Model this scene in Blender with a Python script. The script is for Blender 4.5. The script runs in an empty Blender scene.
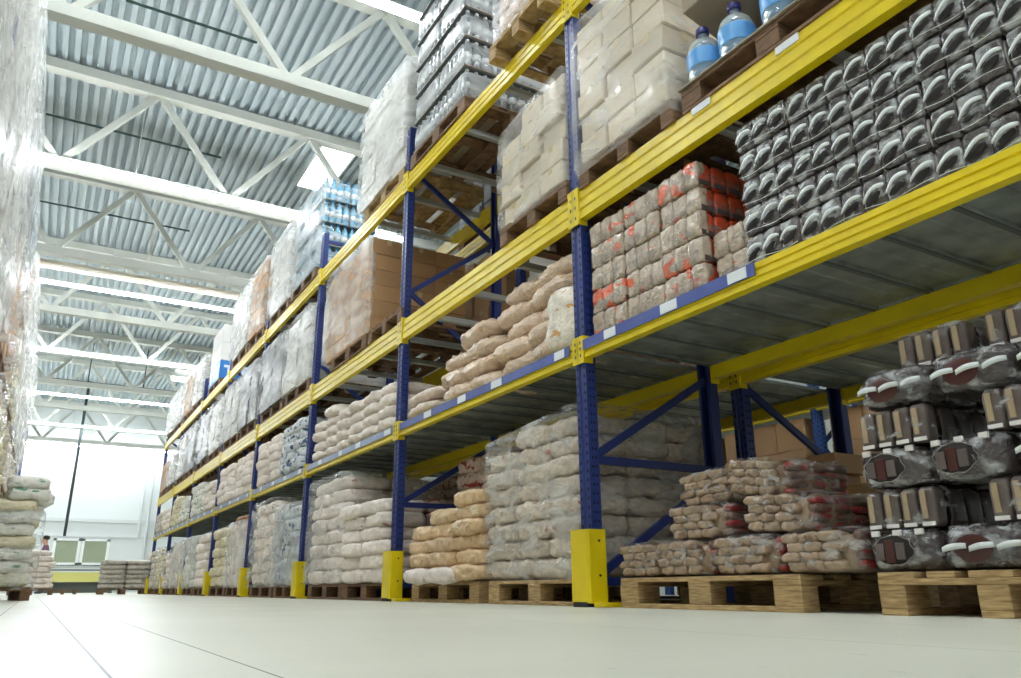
import bpy, bmesh, math, random
from mathutils import Vector, Matrix, noise
R = random.Random(7)
C = bpy.context.scene.collection
PI = math.pi

# ------------------------------------------------------------------ materials
def lin(c):
    return tuple((x/255/12.92 if x/255 <= .04045 else ((x/255+.055)/1.055)**2.4) for x in c)

class NT:
    def __init__(s, name):
        s.m = bpy.data.materials.new(name); s.m.use_nodes = True
        s.t = s.m.node_tree; s.b = s.t.nodes['Principled BSDF']
        s.out = s.t.nodes['Material Output']
    def n(s, typ, **k):
        o = s.t.nodes.new(typ)
        for a, v in k.items(): setattr(o, a, v)
        return o
    def l(s, a, b): s.t.links.new(a, b)
    def coord(s, scale=(1,1,1), rand=True):
        tc = s.n('ShaderNodeTexCoord'); mp = s.n('ShaderNodeMapping')
        mp.inputs['Scale'].default_value = scale
        s.l(tc.outputs['Object'], mp.inputs['Vector'])
        if rand:
            oi = s.n('ShaderNodeObjectInfo'); mu = s.n('ShaderNodeMath', operation='MULTIPLY')
            mu.inputs[1].default_value = 37.0
            s.l(oi.outputs['Random'], mu.inputs[0]); s.l(mu.outputs[0], mp.inputs['Location'])
        return mp.outputs['Vector']
    def noise(s, vec, scale, detail=3, dist=0.0):
        o = s.n('ShaderNodeTexNoise'); o.inputs['Scale'].default_value = scale
        o.inputs['Detail'].default_value = detail; o.inputs['Distortion'].default_value = dist
        s.l(vec, o.inputs['Vector']); return o.outputs['Fac']
    def ramp(s, fac, stops):
        o = s.n('ShaderNodeValToRGB'); e = o.color_ramp.elements
        e[0].position, e[0].color = stops[0][0], (*stops[0][1], 1)
        e[1].position, e[1].color = stops[-1][0], (*stops[-1][1], 1)
        for p, c in stops[1:-1]:
            q = e.new(p); q.color = (*c, 1)
        s.l(fac, o.inputs['Fac']); return o.outputs['Color']
    def mix(s, fac, a, b, typ='MIX'):
        o = s.n('ShaderNodeMix', data_type='RGBA', blend_type=typ)
        if isinstance(fac, float): o.inputs[0].default_value = fac
        else: s.l(fac, o.inputs[0])
        for i, v in ((6, a), (7, b)):
            if isinstance(v, tuple): o.inputs[i].default_value = (*v, 1)
            else: s.l(v, o.inputs[i])
        return o.outputs[2]
    def bump(s, h, strength=.3, dist=.01):
        o = s.n('ShaderNodeBump'); o.inputs['Strength'].default_value = strength
        o.inputs['Distance'].default_value = dist
        s.l(h, o.inputs['Height']); s.l(o.outputs['Normal'], s.b.inputs['Normal'])
    def randval(s, col, amt=.25):
        oi = s.n('ShaderNodeObjectInfo'); hs = s.n('ShaderNodeHueSaturation')
        mr = s.n('ShaderNodeMapRange'); mr.inputs[3].default_value = 1-amt; mr.inputs[4].default_value = 1+amt*.6
        s.l(oi.outputs['Random'], mr.inputs[0]); s.l(mr.outputs[0], hs.inputs['Value'])
        if isinstance(col, tuple): hs.inputs['Color'].default_value = (*col, 1)
        else: s.l(col, hs.inputs['Color'])
        return hs.outputs['Color']
    def base(s, c):
        if isinstance(c, tuple): s.b.inputs['Base Color'].default_value = (*c, 1)
        else: s.l(c, s.b.inputs['Base Color'])
    def set(s, **k):
        for a, v in k.items(): s.b.inputs[a.replace('_', ' ')].default_value = v

def plain(name, rgb, rough=.5, metal=0., var=.0, nz=None, bump=0, coat=0):
    t = NT(name); c = lin(rgb)
    v = t.coord()
    if nz:
        f = t.noise(v, nz[0], 4)
        c = t.ramp(f, [(.3, tuple(x*nz[1] for x in c)), (.7, c)])
    if var: c = t.randval(c, var)
    t.base(c); t.set(Roughness=rough, Metallic=metal)
    if coat: t.set(Coat_Weight=coat, Coat_Roughness=.12)
    if bump: t.bump(t.noise(v, bump[0], 4), bump[1], bump[2])
    return t.m

def fabric(name, rgb, print_glint_rgb=None, pfac=.58, rough=.55, ps=5.5, psoft=.02, wr=(30, .75, .012), var=.18, stretch=(1,1,1), coat=0., dark=.72):
    """sack cloth: tone variation with fold shade in the colour, folds in bump"""
    t = NT(name); c = lin(rgb); v = t.coord(stretch)
    f = t.noise(v, 16, 5, .8)
    col = t.ramp(f, [(.3, tuple(x*dark for x in c)), (.55, c), (.8, tuple(min(1, x*1.12) for x in c))])  # dark end of the ramp paints fold shade into the cloth
    if print_glint_rgb:
        v2 = t.coord((1, 1.6, 3))
        g = t.noise(v2, ps, 5, .2)
        gg = t.ramp(g, [(pfac, (0,0,0)), (pfac+psoft, (1,1,1))])
        col = t.mix(gg, col, lin(print_glint_rgb))
    col = t.randval(col, var)
    t.base(col); t.set(Roughness=rough)
    if coat: t.set(Coat_Weight=coat, Coat_Roughness=.2)
    w = t.noise(v, wr[0], 6, 1.4); t.bump(w, wr[1], wr[2])
    return t.m

def film(name, lo, hi, rgb=(240,242,240), scale=(1.6,1.6,4), rough=.2, bump=.35, fs=5., fd=.02, m0=.35, m1_=.68):
    """stretch film: clear between the wrinkles, milky, translucent and shiny on them"""
    t = NT(name); v = t.coord(scale)
    f = t.noise(v, 2.2, 5, .5); fine = t.noise(v, fs, 4, 1.2)
    m = t.n('ShaderNodeMapRange'); m.inputs[1].default_value = m0; m.inputs[2].default_value = m1_
    m.inputs[3].default_value = lo; m.inputs[4].default_value = hi
    t.l(f, m.inputs[0])
    t.base(lin(rgb)); t.set(Roughness=rough); t.b.inputs['Specular IOR Level'].default_value = .8
    t.bump(fine, bump, fd)
    tl = t.n('ShaderNodeBsdfTranslucent'); tl.inputs['Color'].default_value = (*lin(rgb), 1)
    m1 = t.n('ShaderNodeMixShader'); m1.inputs[0].default_value = .4
    t.l(t.b.outputs[0], m1.inputs[1]); t.l(tl.outputs[0], m1.inputs[2])
    tr = t.n('ShaderNodeBsdfTransparent'); mx = t.n('ShaderNodeMixShader')
    t.l(m.outputs[0], mx.inputs[0]); t.l(tr.outputs[0], mx.inputs[1]); t.l(m1.outputs[0], mx.inputs[2])
    t.l(mx.outputs[0], t.out.inputs['Surface'])
    return t.m

def emit(name, rgb, s):
    t = NT(name); t.set(Emission_Strength=s); t.b.inputs['Emission Color'].default_value = (*lin(rgb), 1)
    t.base(lin(rgb)); return t.m

M = {}
M['yellow'] = plain('yellow_paint', (232,206,10), .38, nz=(6,.85), bump=(40,.05,.002))
M['blue'] = plain('blue_paint', (34,52,118), .38, nz=(5,.8))
M['blue_hole'] = plain('slot_shadow', (14,16,24), .8)
M['blue_lit'] = plain('lit_blue_paint', (52,86,150), .4)  # same rack blue, lightened in the colour to look lit
M['galv'] = None
M['white_steel'] = plain('white_truss_paint', (200,202,192), .5, nz=(2,.93))
M['green_pipe'] = plain('dark_green_pipe', (28,62,52), .5)
M['dark_pipe'] = plain('dark_pipe', (34,48,48), .5)
M['cream_pipe'] = plain('cream_pipe', (222,214,196), .5)
M['housing'] = plain('lamp_housing', (226,230,228), .4)
M['tube'] = emit('fluorescent_tube', (244,250,255), 52)
M['sky_panel'] = emit('skylight_daylight', (238,246,255), 6)
M['black'] = plain('black_rubber', (22,22,22), .7)
M['wall'] = plain('wall_paint', (216,221,219), .6, nz=(.4,.97))
M['wall_grey'] = plain('grey_ledge', (200,206,204), .6)
M['win_glass'] = plain('green_grey_glass', (150,160,132), .25, nz=(.8,.85))
M['white_frame'] = plain('white_frame', (236,240,236), .4)
M['yellow_pale'] = plain('pale_yellow_panel', (214,208,120), .5)
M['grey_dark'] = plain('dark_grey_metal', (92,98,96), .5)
M['card_white'] = plain('white_card', (226,230,234), .5)
M['card_blue'] = plain('blue_card', (70,88,160), .45, nz=(14,.85))
M['card_lilac'] = plain('pale_blue_card', (150,164,200), .45, nz=(14,.85))
M['grey_bar'] = plain('grey_support_bar', (178,182,178), .45, metal=.3)

def mk_galv():
    t = NT('galvanised_deck'); v = t.coord((1,1,1))
    f = t.noise(v, 7, 5); c = t.ramp(f, [(.3, lin((120,128,122))), (.7, lin((170,176,168)))])
    t.base(t.randval(c, .12)); t.set(Roughness=.45, Metallic=.45); return t.m
M['galv'] = mk_galv()
def mk_roof():
    t = NT('roof_sheet'); v = t.coord((.4,.05,1), False)
    f = t.noise(v, 5, 3); c = t.ramp(f, [(.3, lin((166,180,184))), (.7, lin((190,201,203)))])
    t.base(c); t.set(Roughness=.5, Metallic=.0); return t.m
M['roof'] = mk_roof()
def mk_wood(name, a, b, var=.2):
    t = NT(name); v = t.coord((3,3,3))
    w = t.n('ShaderNodeTexNoise'); mp = t.n('ShaderNodeMapping'); mp.inputs['Scale'].default_value = (1.5,1.5,14)
    t.l(v, mp.inputs['Vector']); t.l(mp.outputs[0], w.inputs['Vector']); w.inputs['Scale'].default_value = 3; w.inputs['Detail'].default_value = 6
    c = t.ramp(w.outputs['Fac'], [(.3, lin(a)), (.7, lin(b))])
    t.base(t.randval(c, var)); t.set(Roughness=.75); t.bump(w.outputs['Fac'], .2, .003); return t.m
M['wood'] = mk_wood('pallet_wood', (132,104,64), (196,166,116))
M['wood_dark'] = mk_wood('old_pallet_wood', (86,62,42), (140,106,74))
def mk_floor():
    t = NT('floor_tile'); tc = t.n('ShaderNodeTexCoord'); v = tc.outputs['Object']
    f = t.noise(v, .9, 6, .3); c = t.ramp(f, [(.3, lin((206,205,188))), (.7, lin((219,218,202)))])
    g = t.noise(v, 22, 4); gg = t.ramp(g, [(.66, (0,0,0)), (.72, (1,1,1))])
    c = t.mix(gg, c, lin((196,196,178)))
    sx = t.n('ShaderNodeSeparateXYZ'); t.l(v, sx.inputs[0])
    acc = None
    for x0, w in ((.098,.0022), (.275,.0017), (-.105,.0026), (1.35,.0014), (2.05,.0014)):
        a = t.n('ShaderNodeMath', operation='SUBTRACT'); a.inputs[1].default_value = x0; t.l(sx.outputs['X'], a.inputs[0])
        b = t.n('ShaderNodeMath', operation='ABSOLUTE'); t.l(a.outputs[0], b.inputs[0])
        d = t.n('ShaderNodeMath', operation='LESS_THAN'); d.inputs[1].default_value = w; t.l(b.outputs[0], d.inputs[0])
        if acc is None: acc = d.outputs[0]
        else:
            e = t.n('ShaderNodeMath', operation='MAXIMUM'); t.l(acc, e.inputs[0]); t.l(d.outputs[0], e.inputs[1]); acc = e.outputs[0]
    c = t.mix(acc, c, lin((70,74,64)))
    t.base(c); t.set(Roughness=.38); t.b.inputs['Specular IOR Level'].default_value = .35
    t.bump(t.noise(v, 3, 3), .08, .01); return t.m
M['floor'] = mk_floor()

M['sack_white'] = fabric('white_woven_sack', (242,230,220), (184,124,108), .69, var=.1, dark=.84)
M['sack_green'] = fabric('white_sack_green_print', (234,232,222), (96,150,122), .62, var=.12, dark=.82)
M['sack_red'] = fabric('red_print_sack', (214,192,178), (158,56,50), .57, var=.15)
M['sack_bluep'] = fabric('blue_print_sack', (216,220,222), (60,94,126), .56, var=.15)
M['sack_grey'] = fabric('grey_sack', (212,198,180), (160,100,86), .66, var=.15, coat=.3, wr=(26,.9,.014))
M['sack_tan'] = fabric('tan_sack', (224,190,146), (238,220,188), .62, var=.15, coat=.2)
M['bag_peach'] = fabric('peach_plastic_bag', (236,208,180), (222,172,128), .66, rough=.3, wr=(22,1.,.016), var=.1, stretch=(1,2.2,2.2), coat=.4, dark=.82)
M['bag_pink'] = fabric('pale_pink_bag', (232,212,198), (200,120,100), .7, rough=.42, wr=(24,.8,.014), var=.08, coat=.3)
M['bag_yellow'] = fabric('white_yellow_bag', (236,226,206), (210,150,70), .64, rough=.4, wr=(24,.8,.014), var=.06, coat=.3)
M['sack_old'] = fabric('grey_brown_sack', (204,196,184), (150,140,126), .6, var=.15)
M['orange_mesh'] = fabric('orange_mesh_sack', (202,150,98), (150,90,60), .55, var=.1)
M['sack_yellow'] = fabric('cream_yellow_sack', (226,216,184), (170,144,90), .64, var=.12, dark=.82)
M['carton'] = plain('brown_carton', (184,144,100), .6, var=.12, nz=(3,.92))
M['carton_pale'] = plain('pale_carton', (212,198,172), .55, var=.2, nz=(3,.93))
M['carton_white'] = plain('white_carton', (220,218,212), .5, var=.12, nz=(3,.9))
M['carton_dark'] = plain('dark_pack', (112,112,112), .35, var=.2, nz=(8,.6))
M['tape'] = plain('packing_tape', (206,186,146), .25)
M['flap'] = plain('cardboard_sheet', (152,138,118), .7)
M['film_opaque'] = film('opaque_stretch_film', .42, .85, scale=(1.1,1.1,2.4), rough=.34, bump=.16, fs=4.)
M['film_milky'] = film('milky_stretch_film', .12, .6, scale=(1.1,1.1,2.4), rough=.34, bump=.16, fs=4.)
M['film_white'] = film('white_stretch_film', .06, .42, scale=(1.3,1.3,3), rough=.22, bump=.25)
M['film_clear'] = film('clear_stretch_film', .03, .72, m0=.42, m1_=.72, scale=(2,2,5), rough=.12, bump=.5)  # sharp white streaks are highlights painted into the film
M['film_pack'] = film('pack_film', .0, .75, m0=.54, m1_=.74, rgb=(238,240,240), scale=(6,6,11), rough=.1, bump=.7, fs=6, fd=.012)  # mostly clear, with highlights painted as white patches
M['film_snack'] = film('crinkled_clear_film', .01, .7, m0=.48, m1_=.72, rgb=(238,238,234), scale=(6,6,11), rough=.1, bump=.9, fs=6, fd=.012)  # white patches paint in the crinkle highlights
M['film_dull'] = film('grey_pack_film', .12, .6, rgb=(190,186,178), scale=(6,8,11), rough=.2, bump=.6)
M['pack_black'] = fabric('dark_wrapped_pack', (80,72,71), (184,186,186), .5, rough=.14, psoft=.16, wr=(26,1.,.014), var=.12, coat=.7)  # pale soft patches paint film highlights into the colour
M['hole'] = plain('dark_opening', (20,13,12), .7)
M['end_grey'] = plain('pale_pack_end', (178,170,162), .3, nz=(14,.75), coat=.4)
M['hole_red'] = plain('dark_brown_packet', (74,34,30), .3, var=.2)
M['band'] = plain('pale_band', (226,232,230), .3, nz=(20,.8))
M['packet'] = plain('grey_brown_packet', (104,92,86), .3, var=.12, nz=(20,.75), coat=.4)
M['stripe'] = plain('tan_stripe', (166,146,116), .4)
M['label_w'] = plain('white_label', (222,218,214), .4)
M['label_r'] = plain('red_label', (166,44,48), .4)
M['orange'] = plain('orange_red_packet', (226,88,54), .35, var=.1, nz=(14,.75), coat=.3)
M['orange_grey'] = fabric('grey_filmed_front', (188,170,150), (222,104,68), .585, rough=.25, ps=3.2, wr=(20,.9,.014), var=.1, coat=.5)
M['dark_foot'] = plain('dark_band', (86,74,74), .35)
M['snack'] = fabric('brown_packet', (158,134,108), (124,98,78), .58, rough=.3, wr=(20,.6,.01), var=.14, coat=.5)
M['snack_red'] = fabric('red_striped_side', (120,96,84), (150,44,44), .52, rough=.3, wr=(20,.6,.01), var=.1, coat=.4)
M['jug_wall'] = None
def mk_pet(name, rgb, tr):
    t = NT(name); t.base(lin(rgb)); t.set(Roughness=.08, Transmission_Weight=tr, IOR=1.2)
    return t.m
M['jug_wall'] = mk_pet('clear_blue_plastic', (214,232,238), .75)
M['pet_blue'] = plain('blue_tinted_bottle', (118,178,206), .12, var=.1, nz=(6,.7), coat=.5)
M['pet_white'] = plain('white_bottle', (222,226,226), .25, var=.1, coat=.3)
M['pet_grey'] = plain('grey_bottle', (128,132,136), .2, var=.15, coat=.4)
M['pet_dark'] = plain('dark_bottle', (64,64,68), .2, var=.2, coat=.4)
M['cap_navy'] = plain('navy_cap', (40,40,110), .35)
M['cap_blue'] = plain('blue_cap', (70,140,190), .35)
M['label_blue'] = plain('blue_label', (92,160,220), .35)
M['poster_blue'] = plain('blue_print', (38,120,196), .4)
M['skin'] = plain('skin', (206,160,136), .5)
M['hair'] = plain('dark_hair', (40,32,30), .6)
M['shirt'] = plain('mauve_shirt', (128,88,112), .7)
M['trousers'] = plain('dark_trousers', (50,52,64), .7)

# ------------------------------------------------------------------ mesh builder
class MB:
    def __init__(s): s.v = []; s.f = []; s.mi = []
    def add(s, vs, fs, mi=0):
        b = len(s.v); s.v += [tuple(x) for x in vs]
        for f in fs: s.f.append([b+i for i in f]); s.mi.append(mi)
        return s
    def box(s, c, d, mi=0, rot=None, b=0.):
        x, y, z = d[0]/2, d[1]/2, d[2]/2
        if b <= 0:
            vs = [Vector((i*x, j*y, k*z)) for k in (-1,1) for j in (-1,1) for i in (-1,1)]
            fs = [(0,2,3,1),(4,5,7,6),(0,1,5,4),(2,6,7,3),(0,4,6,2),(1,3,7,5)]
        else:
            vs = []; idx = {}
            for k in (-1,1):
                for j in (-1,1):
                    for i in (-1,1):
                        for ax in range(3):
                            q = [i*x, j*y, k*z]
                            for a in range(3):
                                if a != ax: q[a] -= (i,j,k)[a]*b
                            idx[(i,j,k,ax)] = len(vs); vs.append(Vector(q))
            fs = []
            for ax in range(3):
                o = [a for a in range(3) if a != ax]
                for sg in (-1,1):
                    loop = []
                    for p, q in ((-1,-1),(1,-1),(1,1),(-1,1)):
                        t = [0,0,0]; t[ax] = sg; t[o[0]] = p; t[o[1]] = q
                        loop.append(idx[(*t, ax)])
                    flip = (sg < 0) != (ax == 1)
                    fs.append(tuple(reversed(loop)) if flip else tuple(loop))
            for ax in range(3):   # edges along ax
                o = [a for a in range(3) if a != ax]
                for p in (-1,1):
                    for q in (-1,1):
                        def g(e, which):
                            t = [0,0,0]; t[ax] = e; t[o[0]] = p; t[o[1]] = q
                            return idx[(*t, which)]
                        fs.append((g(-1,o[0]), g(1,o[0]), g(1,o[1]), g(-1,o[1])))
            for k in (-1,1):
                for j in (-1,1):
                    for i in (-1,1): fs.append((idx[(i,j,k,0)], idx[(i,j,k,1)], idx[(i,j,k,2)]))
        if rot is not None: vs = [rot @ v for v in vs]
        c = Vector(c); s.add([v+c for v in vs], fs, mi); return s
    def bar(s, a, b_, w, h, mi=0, up=(0,0,1)):
        """box bar from a to b"""
        a, b_ = Vector(a), Vector(b_); d = (b_-a); L = d.length; d.normalize()
        u = Vector(up)
        if abs(u.dot(d)) > .98: u = Vector((1,0,0))
        r = d.cross(u).normalized(); u = r.cross(d)
        rot = Matrix((r, d, u)).transposed()
        return s.box((a+b_)/2, (w, L, h), mi, rot)
    def tube(s, pts, r, n=8, mi=0, cap=True):
        pts = [Vector(p) for p in pts]; rings = []
        rr = r if isinstance(r, (list, tuple)) else [r]*len(pts)
        base = len(s.v)
        for i, p in enumerate(pts):
            d = (pts[min(i+1, len(pts)-1)]-pts[max(i-1, 0)]).normalized()
            u = Vector((0,0,1)) if abs(d.z) < .95 else Vector((1,0,0))
            a = d.cross(u).normalized(); b = a.cross(d)
            for k in range(n):
                t = 2*PI*k/n; s.v.append(tuple(p + (a*math.cos(t)+b*math.sin(t))*rr[i]))
        for i in range(len(pts)-1):
            for k in range(n):
                s.f.append([base+i*n+k, base+i*n+(k+1)%n, base+(i+1)*n+(k+1)%n, base+(i+1)*n+k]); s.mi.append(mi)
        if cap:
            s.f.append([base+k for k in range(n)][::-1]); s.mi.append(mi)
            s.f.append([base+(len(pts)-1)*n+k for k in range(n)]); s.mi.append(mi)
        return s
    def lathe(s, prof, n=16, c=(0,0,0), mi=0):
        return s.tube([(c[0], c[1], c[2]+z) for r, z in prof], [max(r, 1e-4) for r, z in prof], n, mi)
    def prism(s, poly, a0, a1, axis=2, mi=0):
        """poly in the two other axes, extruded along axis"""
        n = len(poly); vs = []
        for h in (a0, a1):
            for p, q in poly:
                vs.append((p,q,h) if axis == 2 else ((p,h,q) if axis == 1 else (h,p,q)))
        fs = [tuple(range(n))[::-1], tuple(range(n, 2*n))] + [(i, (i+1)%n, n+(i+1)%n, n+i) for i in range(n)]
        s.add(vs, fs, mi); return s
    def rblock(s, d, n=8, e=5., amp=0., fr=6., seed=0, pinch=0., c=(0,0,0), mi=0, ny=None, sag=0., open_bottom=False, wr=None, fold=0., ff=(9,9,14), out=False):
        """rounded block resting on z=0: superellipsoid with folds"""
        nx, ny, nz = (n, ny or n, max(3, n//2)) if isinstance(n, int) else n
        sv = Vector((seed*13.7, seed*5.1, seed*3.3)); ids = {}; base = len(s.v)
        def vid(i, j, k):
            if (i,j,k) in ids: return ids[(i,j,k)]
            p = Vector((2*i/nx-1, 2*j/ny-1, 2*k/nz-1))
            L = (abs(p.x)**e+abs(p.y)**e+abs(p.z)**e)**(1/e); q = p/L
            q = Vector((q.x*d[0]/2, q.y*d[1]/2, q.z*d[2]/2))
            if pinch: q.z *= 1-pinch*abs(2*q.y/d[1])**4 - pinch*.5*abs(2*q.x/d[0])**6
            if sag: q.z -= sag*(2*q.y/d[1])**2*d[2]
            if amp:
                sc = wr or (fr, fr, fr)
                nv = Vector((q.x*sc[0], q.y*sc[1], q.z*sc[2]))+sv
                a = noise.noise(nv)+.5*noise.noise(nv*2.3)
                q += (p if out else q).normalized()*((a+1.)*.5 if out else a)*amp
            if fold:
                nv = Vector((q.x*ff[0]+seed*2.1, q.y*ff[1]-seed*1.7, q.z*ff[2]))
                a = (1-abs(noise.noise(nv)))**4 + .6*(1-abs(noise.noise(nv*2.1)))**4
                q += p.normalized()*(a-(.1 if out else .6))*fold
            q.z += d[2]/2
            ids[(i,j,k)] = len(s.v); s.v.append((q.x+c[0], q.y+c[1], q.z+c[2])); return ids[(i,j,k)]
        def quad(a, b, c_, d_): s.f.append([vid(*a), vid(*b), vid(*c_), vid(*d_)]); s.mi.append(mi)
        for i in range(nx):
            for j in range(ny):
                if not open_bottom: quad((i,j,0), (i,j+1,0), (i+1,j+1,0), (i+1,j,0))
                quad((i,j,nz), (i+1,j,nz), (i+1,j+1,nz), (i,j+1,nz))
        for i in range(nx):
            for k in range(nz):
                quad((i,0,k), (i+1,0,k), (i+1,0,k+1), (i,0,k+1)); quad((i,ny,k), (i,ny,k+1), (i+1,ny,k+1), (i+1,ny,k))
        for j in range(ny):
            for k in range(nz):
                quad((0,j,k), (0,j,k+1), (0,j+1,k+1), (0,j+1,k)); quad((nx,j,k), (nx,j+1,k), (nx,j+1,k+1), (nx,j,k+1))
        return s
    def mesh(s, name, mats, smooth=False):
        me = bpy.data.meshes.new(name); me.from_pydata(s.v, [], s.f)
        for m in (mats if isinstance(mats, (list, tuple)) else [mats]): me.materials.append(M[m])
        me.polygons.foreach_set('material_index', s.mi)
        if smooth: me.polygons.foreach_set('use_smooth', [True]*len(s.f))
        me.update(); return me

def link(name, data, parent=None, loc=None, rz=0.):
    o = bpy.data.objects.new(name, data); C.objects.link(o)
    if loc is not None: o.location = loc
    if rz: o.rotation_euler.z = rz
    if parent is not None: o.parent = parent
    return o
LABELS = {}
def tag(o, label, cat, group=None, kind=None):
    n = len(label.split())
    if not 4 <= n <= 16: print('LABELLEN', n, label)
    if label in LABELS: print('LABELDUP', label)
    LABELS[label] = 1
    o['label'] = label; o['category'] = cat
    if group: o['group'] = group
    if kind: o['kind'] = kind
    return o
def struct(name, mb, mat, smooth=False):
    o = link(name, mb.mesh(name, mat, smooth)); o['kind'] = 'structure'; return o

def spawn(P, loc, label, group=None, rz=0., tilt=0., scale=None, cat=None):
    """one thing = its own body plus a copy of every part and sub-part (shared mesh data)"""
    o = link(P['name'], P.get('mesh'), None, loc)
    o.rotation_euler = (tilt, 0, rz)
    if scale: o.scale = scale
    tag(o, label, cat or P['cat'], group)
    for part in P.get('parts', ()):
        c = link(part[0], part[1], o)
        if len(part) > 2 and part[2]: c['label'] = part[2]
        for sub in (part[3] if len(part) > 3 else ()): link(sub[0], sub[1], c)
    return o

ORD = ['first','second','third','fourth','fifth','sixth','seventh','eighth','ninth','tenth','eleventh','twelfth']
def layer(k, n): return 'bottom' if k == 0 else ('top' if k == n-1 else ORD[k])
def colph(i, n):
    if n == 1: return ''
    return 'leftmost' if i == 0 else ('rightmost' if i == n-1 else ('middle' if n == 3 else ORD[i]+' from left'))
def words(*a): return ' '.join(x for x in a if x)

# ------------------------------------------------------------------ camera
f_px = 777.826; pitch = .3093482; yaw = .5312883; roll = -.0070969; hc = .1015
fwd = Vector((math.sin(yaw)*math.cos(pitch), math.cos(yaw)*math.cos(pitch), math.sin(pitch)))
right = Vector((math.cos(yaw), -math.sin(yaw), 0)); up = right.cross(fwd)
r2 = right*math.cos(roll)+up*math.sin(roll); u2 = -right*math.sin(roll)+up*math.cos(roll)
cam = bpy.data.cameras.new('camera'); co = bpy.data.objects.new('camera', cam); C.objects.link(co)
mw = Matrix((r2, u2, -fwd)).transposed().to_4x4(); mw.translation = (0,0,hc); co.matrix_world = mw
cam.sensor_width = 36; cam.lens = f_px*36/1021; cam.clip_start = .02; cam.clip_end = 200
bpy.context.scene.camera = co

# ------------------------------------------------------------------ setting
XF, XR = 2.58, 3.62            # front and rear faces of the rack beside the aisle
POST0, BAY = 3.58, 2.80
def py(k): return POST0+BAY*k
Z1, Z2, Z3 = 1.48, 2.45, 3.97  # load levels
YW = 42.5
struct('floor', MB().add([(-9,-6,0),(16,-6,0),(16,YW,0),(-9,YW,0)], [(0,1,2,3)]), 'floor')
# corrugated roof running along the aisle
mb = MB(); zr = 8.62; per = .18; x = -9.0; prof = []
while x < 16:
    prof += [(x, zr), (x+.085, zr), (x+.095, zr+.11), (x+.17, zr+.11)]; x += per
sky = [(14.6,), (34.0,)]
ys = [-6, 13.65, 15.6, 33.0, 35.0, YW]
vs = [(a, y, z) for y in ys for a, z in prof]; n = len(prof); fs = []
for r in range(len(ys)-1):
    for i in range(n-1):
        if r in (1, 3) and 3.72 < prof[i][0] < 4.36: continue
        fs.append((r*n+i, r*n+i+1, (r+1)*n+i+1, (r+1)*n+i))
struct('ceiling', mb.add(vs, fs), 'roof')
for i, (a, b) in enumerate(((13.65,15.6), (33.0,35.0))):
    w = struct(f'window_{i+1}', MB().box((4.05,(a+b)/2,zr+.12), (.72,b-a+.1,.04)), 'sky_panel')
    m_ = MB()
    for sx in (3.7, 4.4): m_.box((sx,(a+b)/2,zr+.03), (.04,b-a+.06,.12))
    for sy in (a, b): m_.box((4.05,sy,zr+.03), (.74,.04,.12))
    link('window_frame', m_.mesh('window_frame', 'white_frame'), w)
mb = MB(); mb.box((3.5,YW+.1,4.4), (25,.2,8.8))
struct('wall_back', mb, 'wall')
struct('wall_right', MB().box((16,18,4.4), (.2,50,8.8)), 'wall')
struct('trim_1', MB().box((3.5,YW-.05,3.25), (24,.1,.16)).box((3.5,YW-.03,2.52), (24,.06,.05)), 'wall_grey')
struct('trim_2', MB().box((3.5,YW-.08,6.85), (24,.16,.22)), 'white_frame')
struct('baseboard_back', MB().box((3.5,YW-.02,.1), (24,.04,.2)), 'wall_grey')
for i, (a, b) in enumerate(((.62,1.5), (1.78,2.72))):
    w = struct(f'window_{i+3}', MB().box(((a+b)/2,YW-.03,1.82), (b-a,.03,.98)), 'win_glass')
    m_ = MB()
    for sx in (a-.06, b+.06): m_.box((sx,YW-.06,1.82), (.12,.1,1.2))
    for sz in (1.29, 2.36): m_.box(((a+b)/2,YW-.06,sz), (b-a+.24,.1,.1))
    link('window_frame', m_.mesh('window_frame', 'white_frame'), w)
for i, x in enumerate((4.0, 4.35)):
    o = link('downpipe', MB().tube([(x,YW-.1,.0 if i else 2.5),(x,YW-.1,6.7)], .05).mesh('downpipe','wall_grey'))
    tag(o, ['thin grey downpipe on the far white wall ending above the sack pallet','thin grey downpipe on the far white wall beside the rack end'][i], 'pipe', 'downpipes on the far wall')

# roof trusses across the aisle
def truss(i, Y):
    t = link('roof_truss', None, None, (0,Y,6.72)); nm = ['nearest','second','third','fourth','fifth','sixth','seventh','eighth','farthest'][i]
    tag(t, f'cream steel roof truss with zigzag webs across the aisle, {nm} of the nine', 'truss', 'roof trusses')
    x0, x1 = -8.6, 15.3
    link('bottom_chord', MB().box((3.3,0,0), (x1-x0,.2,.17)).mesh('bottom_chord','white_steel'), t)
    link('top_chord', MB().box((3.3,0,1.76), (x1-x0,.22,.17)).mesh('top_chord','white_steel'), t)
    q = -7.28 + .68 - 1.33*1.0
    b = -8.63 - .0
    k = 0; xb = 1.99-2.66*4
    while xb < 15:
        for sgn in (-1, 1):
            a = (xb+sgn*.05,0,.08); e = (xb+sgn*1.28,0,1.68)
            if x0 < e[0] < x1: link('web_bar', MB().bar(a, e, .1, .09, 0, (0,1,0)).mesh('web_bar','white_steel'), t)
        xb += 2.66
for i in range(9): truss(i, 9.35+3.98*i)

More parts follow.
